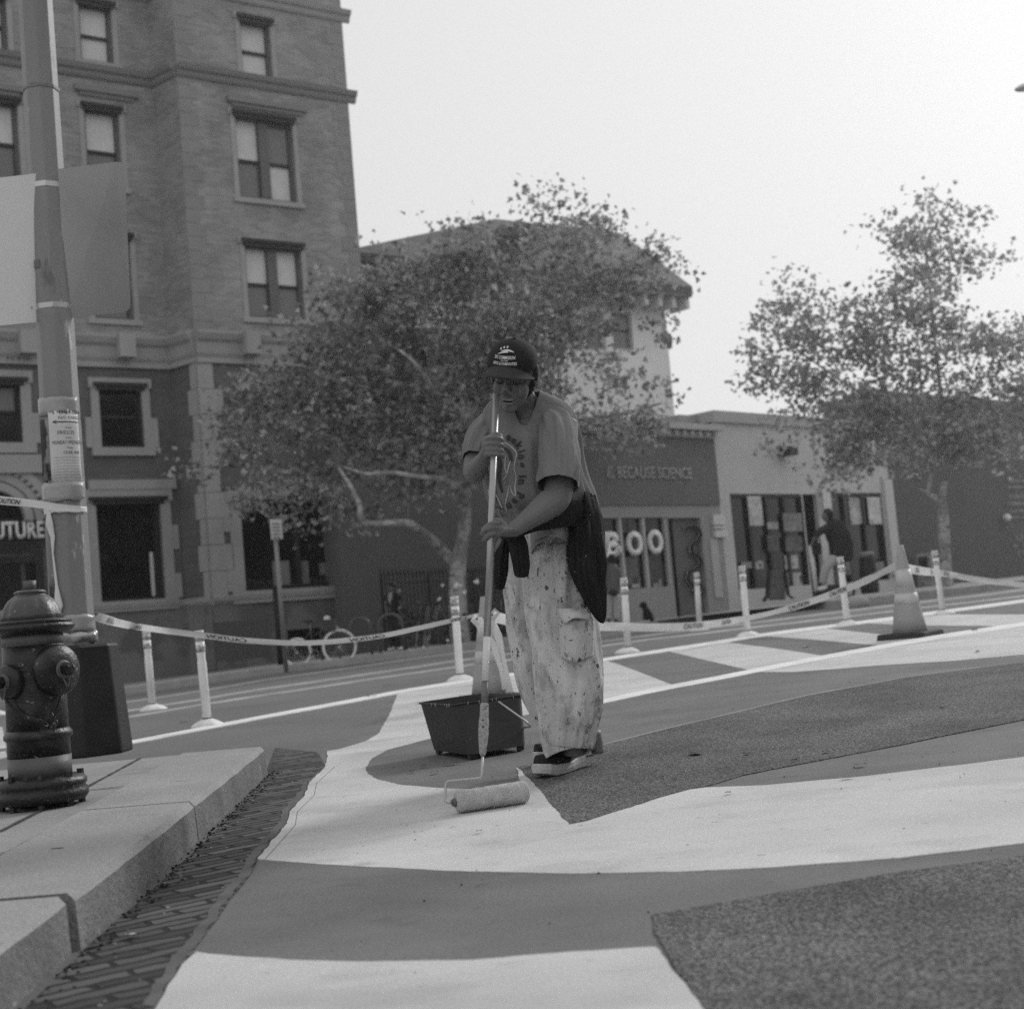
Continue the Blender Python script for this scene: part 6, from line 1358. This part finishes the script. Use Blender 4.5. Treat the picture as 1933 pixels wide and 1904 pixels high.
ax0 = Vector((gl.x, gl.y, gz(gl.x, gl.y) + RAD + .005)); dxy = (gr_ - gl); dxy.z = 0; dxy.normalize(); ax1 = ax0 + dxy * .235; ax1.z = gz(ax1.x, ax1.y) + RAD + .005
za = depth(ax0)
WIRE = mat('frame_wire', .45, rough=.4, metal=.5)
mb = MB(); e0 = pp(1422); e1 = P(909.5, 1468, depth(e0) - .03); e2 = P(842, 1474.5, za + .02); e3 = P(839.5, 1514, za - .005); e4 = ax0 - dxy * .012
def rnd_(pts, r=.012):
    out = [pts[0]]
    for a, b, c in zip(pts, pts[1:], pts[2:]):
        u, v = (a - b).normalized() * r, (c - b).normalized() * r
        for k in range(5): s_ = k / 4; out.append((b + u) * (1 - s_) ** 2 + b * 2 * s_ * (1 - s_) + (b + v) * s_ ** 2)
    return out + [pts[-1]]
mb.tube(rnd_([e0, e1, e2, e3, e4]), .0042, n=8); obj('wire_frame', mb, WIRE, rp, smooth=True)
mb = MB(); n_ = 60; m_ = 44; rg = []; fw = (ax1 - ax0).normalized(); ua = fw.cross(Vector((0, 0, 1))).normalized(); ub = ua.cross(fw)
for i in range(n_ + 1):
    t = i / n_; e = (1 - max(0, (.04 - t) / .04) ** 2 * .35) * (1 - max(0, (t - .96) / .04) ** 2 * .30); ring = []
    for j in range(m_):
        a = 2 * pi * j / m_; v = Vector((t * 7, cos(a) * 1.2, sin(a) * 1.2)); rr = RAD * e * (1 + .05 * noise.noise(v * 1.6) + .045 * noise.noise(v * 6)) - .0035 * max(0, 1 - abs(sin(a * 1.0 + 1.2 + .9 * noise.noise(v * 1.3))) * 9)
        ring.append(ax0 + (ax1 - ax0) * t + (ua * cos(a) + ub * sin(a)) * rr)
    rg.append(ring)
mb.rings(rg); obj('roller_sleeve', mb, mat('roller_nap', .58, rough=.95, var=.14, scale=30, bump=1.0, bscale=240, fine=.18, fscale=380), rp, smooth=True)
mb = MB(); mb.tube([ax0 - fw * .012, ax0 - fw * .002], [.010, .014], n=16); obj('end_cap', mb, mat('end_cap', .12, rough=.5), rp)

# paint scuttle
SC = mat('scuttle_plastic', .024, rough=.55, var=.15, scale=5, bump=.12, bscale=40, spec=.35, layers=((40, .71, .73, .35, 3),))
f_b, l_b, r_b = G(887, 1436), G(819, 1425), G(994, 1417); bk_b = l_b + (r_b - f_b); bk_b.z = gz(bk_b.x, bk_b.y)
hgt = .235; f_t, l_t, r_t = P(857, 1329, depth(f_b) + .10), P(791.5, 1325, depth(l_b) + .07), P(986, 1310, depth(r_b) + .12); b_t = l_t + (r_t - f_t) 
sc = thing('paint_scuttle', 'dark square plastic paint scuttle with a wire handle standing on the grey oval', 'paint bucket', tuple((f_b + l_b + r_b + bk_b) / 4))
def bil(a, b, c, d, u, v): return a.lerp(b, u).lerp(d.lerp(c, u), v)
mb = MB(); lift = Vector((0, 0, .026)); B4 = [l_b + lift, f_b + lift, r_b + lift, bk_b + lift]; T4 = [l_t, f_t, r_t, b_t]
def rrect(Q, k, n=6):                                  # rounded quad ring
    out = []
    for i in range(4):
        a, b, c = Q[i - 1], Q[i], Q[(i + 1) % 4]; u, v = (a - b) * k, (c - b) * k
        for j in range(n + 1): s_ = j / n; out.append((b + u) * (1 - s_) ** 2 + b * 2 * s_ * (1 - s_) + (b + v) * s_ ** 2)
    return out
cen = sum(B4, Vector()) / 4; rg = [rrect([p.lerp(cen, .12) for p in B4], .10)]
for t in (0, .25, .5, .75, .97, 1.0):
    Q = [b.lerp(t_, t) for b, t_ in zip(B4, T4)]; rg.append(rrect(Q, .07 + .02 * t))
cT = sum(T4, Vector()) / 4; rg.append(rrect([p + (p - cT).normalized() * .012 for p in T4], .09)); rg.append(rrect([p + (p - cT).normalized() * .012 - Vector((0, 0, .008)) for p in T4], .09))
m1 = MB(); m1.rings(rg, caps=False); k_ = len(rg[0]); m1.f.append(tuple(range(k_))); sco = obj('bucket', m1, SC, sc, smooth=False); sco.modifiers.new('s', 'SOLIDIFY').thickness = .0035
bevel(sco, .003)
B0 = [l_b, f_b, r_b, bk_b]
for k in range(4):                                      # corner feet continue the walls down to the paint
    c_ = B0[k]; e1, e2 = (B0[k - 1] - c_).normalized(), (B0[(k + 1) % 4] - c_).normalized(); q0 = c_ + (e1 + e2) * .007
    q = [q0, q0 + e1 * .040, q0 + (e1 + e2) * .022, q0 + e2 * .040]; up_ = Vector((0, 0, .036)); g0 = Vector((0, 0, .005))
    mb = MB(); mb.hexa([v + g0 for v in q], [v + up_ for v in q]); bevel(obj('foot', mb, SC, sc), .002)
mb = MB(); q = [p.lerp(cT, .10) - Vector((0, 0, .06)) for p in T4]; q[0] = q[0] - Vector((0, 0, .05)); mb.add(q, [(0, 1, 2, 3)]); o = obj('wet_paint', mb, mat('wet_paint', .12, rough=.15, spec=.5), sc)
mb = MB(); qa, qb, qc, qd = f_t.lerp(l_t, .25) , f_t.lerp(r_t, .35), b_t.lerp(r_t, .5), b_t.lerp(l_t, .2); rg = [bil(T4[1], T4[0], T4[3], T4[2], u, v) - Vector((0, 0, .012 + .08 * u)) for u in (.1, .5, .9) for v in (.06, .94)]
mb.v = rg; mb.f = [(0, 1, 3, 2), (2, 3, 5, 4)]; obj('ramp', mb, mat('scuttle_ramp', .16, rough=.5, var=.4, scale=14, layers=((20, .6, .63, .45, 3),)), sc)
DRP = mat('dried_paint', .42, rough=.8)
for k in range(26):                                     # dried drips along the rim
    t = random.random(); a_, b_ = random.choice(((l_t, f_t), (f_t, r_t), (r_t, b_t))); p = a_.lerp(b_, t) + (a_.lerp(b_, t) - cT).normalized() * .013; mb = MB(); L2 = random.uniform(.003, .016); mb.tube([p + Vector((0, 0, .002)), p - Vector((0, 0, L2))], [.0016, .001], n=5); obj('drip', mb, DRP, sc)
mb = MB(); zz = depth(f_t) + .12; zz = depth(f_t) + (depth(r_t) - depth(f_t)) * .66 - .045; mb.tube(rnd_([P(941, 1324, zz), P(993, 1361, zz - .06), P(1003, 1371, zz - .05), P(988, 1373, zz + .05)], .02), .0042, n=8); obj('wire_handle', mb, WIRE, sc, smooth=True)

# ------------------------------------------------------------------ people and dog across the street
DJ = mat('dark_jacket', .03, rough=.9); LP_ = mat('pale_cloth', .42, rough=.9); GP = mat('grey_trousers', .2, rough=.9); WS = mat('white_shoe', .7)
def figure(label, base, skin_rows, cloths, group=None, name='person', head=None, vox=.018):
    t = thing(name, label, 'person', tuple(base), group); mb = MB()
    for r in skin_rows: cloth(mb, r, n=12, sub=3, fold=0, cap=(True, True))
    if head: hx, hy, hz_, hr = head; mb.ell(P(hx, hy, hz_), (hr * .82, hr, hr * 1.22), n=10); mb.ell(P(hx, hy, hz_) - UPV * hr * .75 - VIEW * hr * .3, (hr * .5, hr * .5, hr * .5), n=8)
    o = obj('body', mb, SKIN, t); mods(o, ('REMESH', dict(mode='VOXEL', voxel_size=vox, use_smooth_shade=True)), ('SMOOTH', dict(factor=.5, iterations=2))); bake(o)
    for nm, m, rows, *fo in cloths:
        mb = MB(); cloth(mb, rows, n=24, sub=5, fold=fo[0] if fo else .08, cap=(True, True), fk=1.8, fl=.3); obj(nm, mb, m, t, smooth=True)
    return t
z = 32.0
t = figure('person in an open dark jacket over a white shirt, standing behind the bike rack', onY(747, 1228, 31.8, .13), [[(741, 1115, z, 4, .05), (741, 1122, z, 5, .06), (741, 1140, z, 9, .1), (743, 1170, z, 9, .1)], [(742, 1170, z, 6, .09), (748, 1200, z, 5, .07), (753, 1222, z, 4, .05)], [(739, 1170, z, 6, .09), (738, 1200, z, 5, .07), (737, 1223, z, 4, .05)], [(731, 1125, z, 4, .06), (729, 1142, z - .05, 3.5, .05), (731, 1158, z - .2, 3, .04)], [(752, 1125, z, 4, .06), (756, 1142, z - .05, 3.5, .05), (752, 1150, z - .25, 3, .04)]],
    [('jacket', DJ, [(741, 1118, z, 8, .09), (742, 1124, z, 13, .13), (741, 1140, z, 13, .14), (741, 1158, z, 14, .15)]), ('shirt_front', LP_, [(738, 1119, z - .10, 3, .04), (737, 1128, z - .13, 4.5, .04), (736, 1138, z - .12, 1.5, .03)]),
     ('jacket_sleeve', DJ, [(731, 1123, z, 5, .07), (728, 1142, z, 5, .07), (730, 1156, z - .15, 4, .05)]), ('jacket_sleeve', DJ, [(752, 1123, z, 5, .07), (757, 1140, z, 5, .07), (753, 1150, z - .2, 4, .05)]),
     ('trousers', DJ, [(741, 1156, z, 12, .14), (744, 1175, z, 9, .12), (749, 1200, z, 7, .1), (753, 1219, z, 5, .08)]), ('trouser_leg', DJ, [(738, 1165, z, 8, .1), (739, 1195, z, 6, .1), (738, 1218, z, 5, .08)]),
     ('shoe', WS, [(734, 1226, z - .1, 2.5, .04), (739, 1225, z, 3.5, .05), (743, 1224, z + .05, 2.5, .04)]), ('shoe', WS, [(751, 1225, z - .1, 2.5, .04), (755, 1224, z, 3.5, .05), (759, 1223, z + .05, 2.5, .04)])], head=(741, 1109, z, .085))
mb = MB(); mb.ell(P(742, 1105.5, z + .02), (.085, .10, .075), n=8); obj('hair', mb, HAIR, t, smooth=True)
mb = MB(); mb.ell(P(752.5, 1116, z + .1), (.05, .05, .05), n=7); obj('bag_strap', mb, LP_, t, smooth=True)
z = 31.0
t = figure('person from behind in grey top with black bag, half hidden by the painter', onY(1156, 1172, 30.6, .13), [[(1155, 1062, z, 4, .05), (1155, 1072, z, 9, .09), (1156, 1095, z, 10, .1), (1157, 1125, z, 10, .1)], [(1151, 1125, z, 6, .09), (1151, 1150, z, 5, .07), (1150, 1168, z, 4, .06)], [(1161, 1125, z, 6, .09), (1162, 1150, z, 5, .07), (1162, 1168, z, 4, .06)], [(1145, 1074, z, 4, .06), (1143, 1095, z, 3.5, .05), (1145, 1112, z - .05, 3, .04)], [(1166, 1074, z, 4, .06), (1169, 1095, z, 3.5, .05), (1168, 1112, z - .05, 3, .04)]],
    [('top', mat('grey_top', .13), [(1155, 1066, z, 8, .09), (1156, 1074, z, 12, .13), (1156, 1095, z, 12.5, .14), (1157, 1120, z, 13, .15)]), ('sleeve', mat('grey_sleeve', .13), [(1145, 1072, z, 5, .07), (1143, 1092, z, 5, .07), (1144, 1106, z, 4, .05)]), ('sleeve', mat('grey_sleeve', .13), [(1166, 1072, z, 5, .07), (1170, 1092, z, 5, .07), (1169, 1106, z, 4, .05)]),
     ('bag', DJ, [(1152, 1119, z - .2, 4, .05), (1158, 1118, z - .22, 6, .07), (1166, 1117, z - .2, 4, .05)]), ('trousers', LP_, [(1151, 1122, z, 8, .12), (1150, 1145, z, 7, .1), (1150, 1168, z, 6, .09)]), ('trouser_leg', LP_, [(1162, 1122, z, 8, .12), (1163, 1145, z, 7, .1), (1163, 1168, z, 6, .09)]),
     ('shoe', DJ, [(1147, 1171, z, 3, .04), (1152, 1171, z, 3, .05)]), ('shoe', DJ, [(1160, 1171, z, 3, .04), (1166, 1171, z, 3, .05)])], head=(1155, 1056, z, .085))
mb = MB(); mb.ell(P(1155.5, 1055, z + .01), (.095, .11, .12), n=8); obj('hair', mb, HAIR, t, smooth=True)
# dog
z = 28.5; dg_ = onY(1221, 1170, 28.2, .13); t = thing('dog', 'small shaggy black dog sitting on the pavement outside the dark fascia shop', 'dog', tuple(dg_)); mb = MB()
for rows in ([(1214, 1146, z, 3.5, .05), (1219, 1150, z, 6, .08), (1222, 1158, z, 8, .10), (1225, 1165, z, 9, .11), (1226, 1169, z, 8, .1)], [(1216, 1154, z - .08, 2.8, .035), (1216, 1162, z - .1, 2.3, .03), (1215, 1169, z - .12, 2.4, .035)], [(1221, 1155, z - .1, 2.8, .035), (1221, 1163, z - .12, 2.3, .03), (1221, 1169.5, z - .14, 2.4, .035)], [(1228, 1164, z, 5, .06), (1230, 1167, z - .05, 4, .05), (1231, 1170, z - .1, 3, .04)], [(1229, 1168, z + .05, 2, .03), (1234, 1169, z + .1, 1.5, .02), (1237, 1167, z + .12, 1, .015)]):
    cloth(mb, rows, n=12, sub=3, fold=.12, cap=(True, True))
mb.ell(P(1215, 1141.5, z), (.072, .07, .065), n=10); mb.ell(P(1210.5, 1143.5, z - .03), (.05, .035, .032), n=8); mb.ell(P(1219.5, 1143, z - .03), (.022, .03, .05), n=8); mb.ell(P(1212.5, 1141, z + .05), (.02, .03, .045), n=8)
for v in mb.v: v += noise.noise_vector(v * 22) * .012
o = obj('body', mb, mat('black_fur', .012, rough=.95, bump=.8, bscale=60), t); mods(o, ('REMESH', dict(mode='VOXEL', voxel_size=.014, use_smooth_shade=True))); bake(o)
# scooter rider
z = 28.4; dy = -8
S_ = lambda rows: [(a, b + dy, c, d, e) for a, b, c, d, e in rows]
base = onY(1562, 1132, 28.2, .13)
t = figure('rider in dark jacket and pale trousers bending over a scooter before the pale shop', base, [S_(r) for r in ([(1563, 995, z, 5, .06), (1575, 1008, z, 11, .12), (1588, 1035, z, 13, .13), (1590, 1060, z, 12, .12)], [(1568, 1005, z - .1, 5, .05), (1550, 1012, z - .2, 4, .045), (1537, 1024, z - .25, 3, .035), (1534, 1036, z - .2, 3, .03)], [(1580, 1060, z, 8, .09), (1562, 1080, z - .1, 6, .07), (1555, 1105, z - .05, 4.5, .05)], [(1592, 1060, z, 8, .09), (1584, 1085, z + .1, 6, .07), (1588, 1108, z + .1, 4.5, .05)])],
    [('jacket', DJ, S_([(1562, 994, z, 8, .09), (1574, 1004, z, 20, .16), (1586, 1028, z, 23, .18), (1588, 1052, z, 22, .17), (1588, 1066, z, 18, .15)])), ('jacket_sleeve', DJ, S_([(1566, 1004, z - .1, 9, .09), (1550, 1010, z - .2, 7, .07), (1538, 1022, z - .25, 5, .05)])),
     ('trousers', LP_, S_([(1580, 1058, z, 11, .12), (1560, 1078, z - .1, 9, .1), (1553, 1108, z - .05, 7, .08)])), ('trouser_leg', GP, S_([(1590, 1060, z + .05, 10, .12), (1582, 1085, z + .1, 8, .1), (1584, 1110, z + .1, 7, .08)])), ('shoe', WS, S_([(1544, 1120, z - .05, 3, .04), (1552, 1118, z - .05, 4.5, .05), (1561, 1116, z - .05, 3, .04)])), ('shoe', DJ, S_([(1576, 1118, z + .1, 3, .04), (1585, 1117, z + .1, 4, .05)]))], head=(1560, 982 + dy, z, .10))
mb = MB(); mb.ell(P(1563, 979 + dy, z + .01), (.105, .12, .13), n=8); obj('dark_hair', mb, HAIR, t, smooth=True)
t = thing('electric_scooter', 'pale stemmed electric scooter under the bending rider', 'scooter', tuple(base)); q = lambda x, y, d=0: P(x, y + dy, z + d)
mb = MB(); mb.tube([q(1530, 1036), q(1541, 1124)], .045, n=8); obj('stem', mb, mat('scooter_white', .65), t, smooth=True)
mb = MB(); mb.tube([q(1527, 1035, -.25), q(1533, 1034, .25)], .022, n=8); obj('handlebar', mb, DARK, t, smooth=True)
mb = MB(); mb.tube([q(1541, 1124), q(1600, 1118)], .05, n=8, ell=[.1, .1]); obj('deck', mb, DARK, t, smooth=True)
for x, y in ((1546, 1132), (1604, 1125)): mb = MB(); c_ = q(x, y); mb.tube([c_ + Vector((cos(a), .25 * cos(a), sin(a))) * .09 for a in [k * pi / 8 for k in range(17)]], .03, n=6); obj('wheel', mb, RUB, t, smooth=True)
mb = MB(); mb.box(q(1541, 1044), (.18, .2, .22)); bevel(obj('front_bag', mb, DJ, t), .03)
# unseen block added at the right to cut the skylight from that side
mb = MB(); mb.box((30, 0, 6.5), (8, 44, 14)); o = obj('skylight_blocker', mb, mat('blocker_dark', .12, rough=.9, var=.2, scale=.3)); tag(o, 'unseen dark block added at the right to cut the skylight', 'building')

# ------------------------------------------------------------------ grit and leaf crumbs
def grit(name, m, pts_, smin, smax, seed):
    rnd = random.Random(seed); mb = MB()
    for p in pts_(rnd):
        r = rnd.uniform(smin, smax); a = rnd.uniform(0, pi); k = 5; z = gz(p[0], p[1]) + .005
        top = [Vector((p[0] + r * cos(a + 2 * pi * i / k) * rnd.uniform(.5, 1.3), p[1] + r * sin(a + 2 * pi * i / k) * rnd.uniform(.4, 1), z + r * rnd.uniform(.05, .5))) for i in range(k)]; b = [Vector((v.x, v.y, z - .004)) for v in top]
        mb.add(top + b, [tuple(range(k))] + [(i, (i + 1) % k, k + (i + 1) % k, k + i) for i in range(k)])
    o = obj(name, mb, m); o['kind'] = 'stuff'; return o
def foot_pts(n, spread, off):
    def f(rnd):
        for _ in range(n):
            t = rnd.uniform(-.1, 5.2); d_ = off - abs(rnd.gauss(0, spread)); p = K0 + KD * t + KN * d_; yield (p.x, p.y)
    return f
grit('gutter_debris', mat('debris_dark', .03, rough=1, var=.9, scale=50), foot_pts(420, .028, -.002), .0015, .0052, 1)
grit('gutter_debris', mat('debris_pale', .34, rough=1, var=.5, scale=50), foot_pts(80, .10, -.01), .0015, .006, 2)
def road_pts(n):
    def f(rnd):
        for _ in range(n):
            y_ = rnd.uniform(2.2, 11) ; x_ = rnd.uniform(-.35, .75) * y_ * .5
            if (Vector((x_, y_, 0)) - Vector((K0.x, K0.y, 0))).dot(KN) < -.5: yield (x_, y_)
    return f
grit('road_grit', mat('grit_dark', .05, rough=1, var=.5, scale=50), road_pts(170), .0008, .0028, 3)

# ------------------------------------------------------------------ hazy air
hb = MB(); hb.box((4, 35, 16), (150, 130, 36)); hz_o = obj('haze', hb, None, kind='stuff')
hm = bpy.data.materials.new('haze'); hm.use_nodes = True; hn = hm.node_tree; hn.nodes.remove(hn.nodes['Principled BSDF'])
pv = hn.nodes.new('ShaderNodeVolumePrincipled'); pv.inputs['Density'].default_value = .0016; pv.inputs['Anisotropy'].default_value = .80; pv.inputs['Color'].default_value = (1, 1, 1, 1)
hn.links.new(pv.outputs[0], hn.nodes['Material Output'].inputs['Volume']); hz_o.data.materials.append(hm)
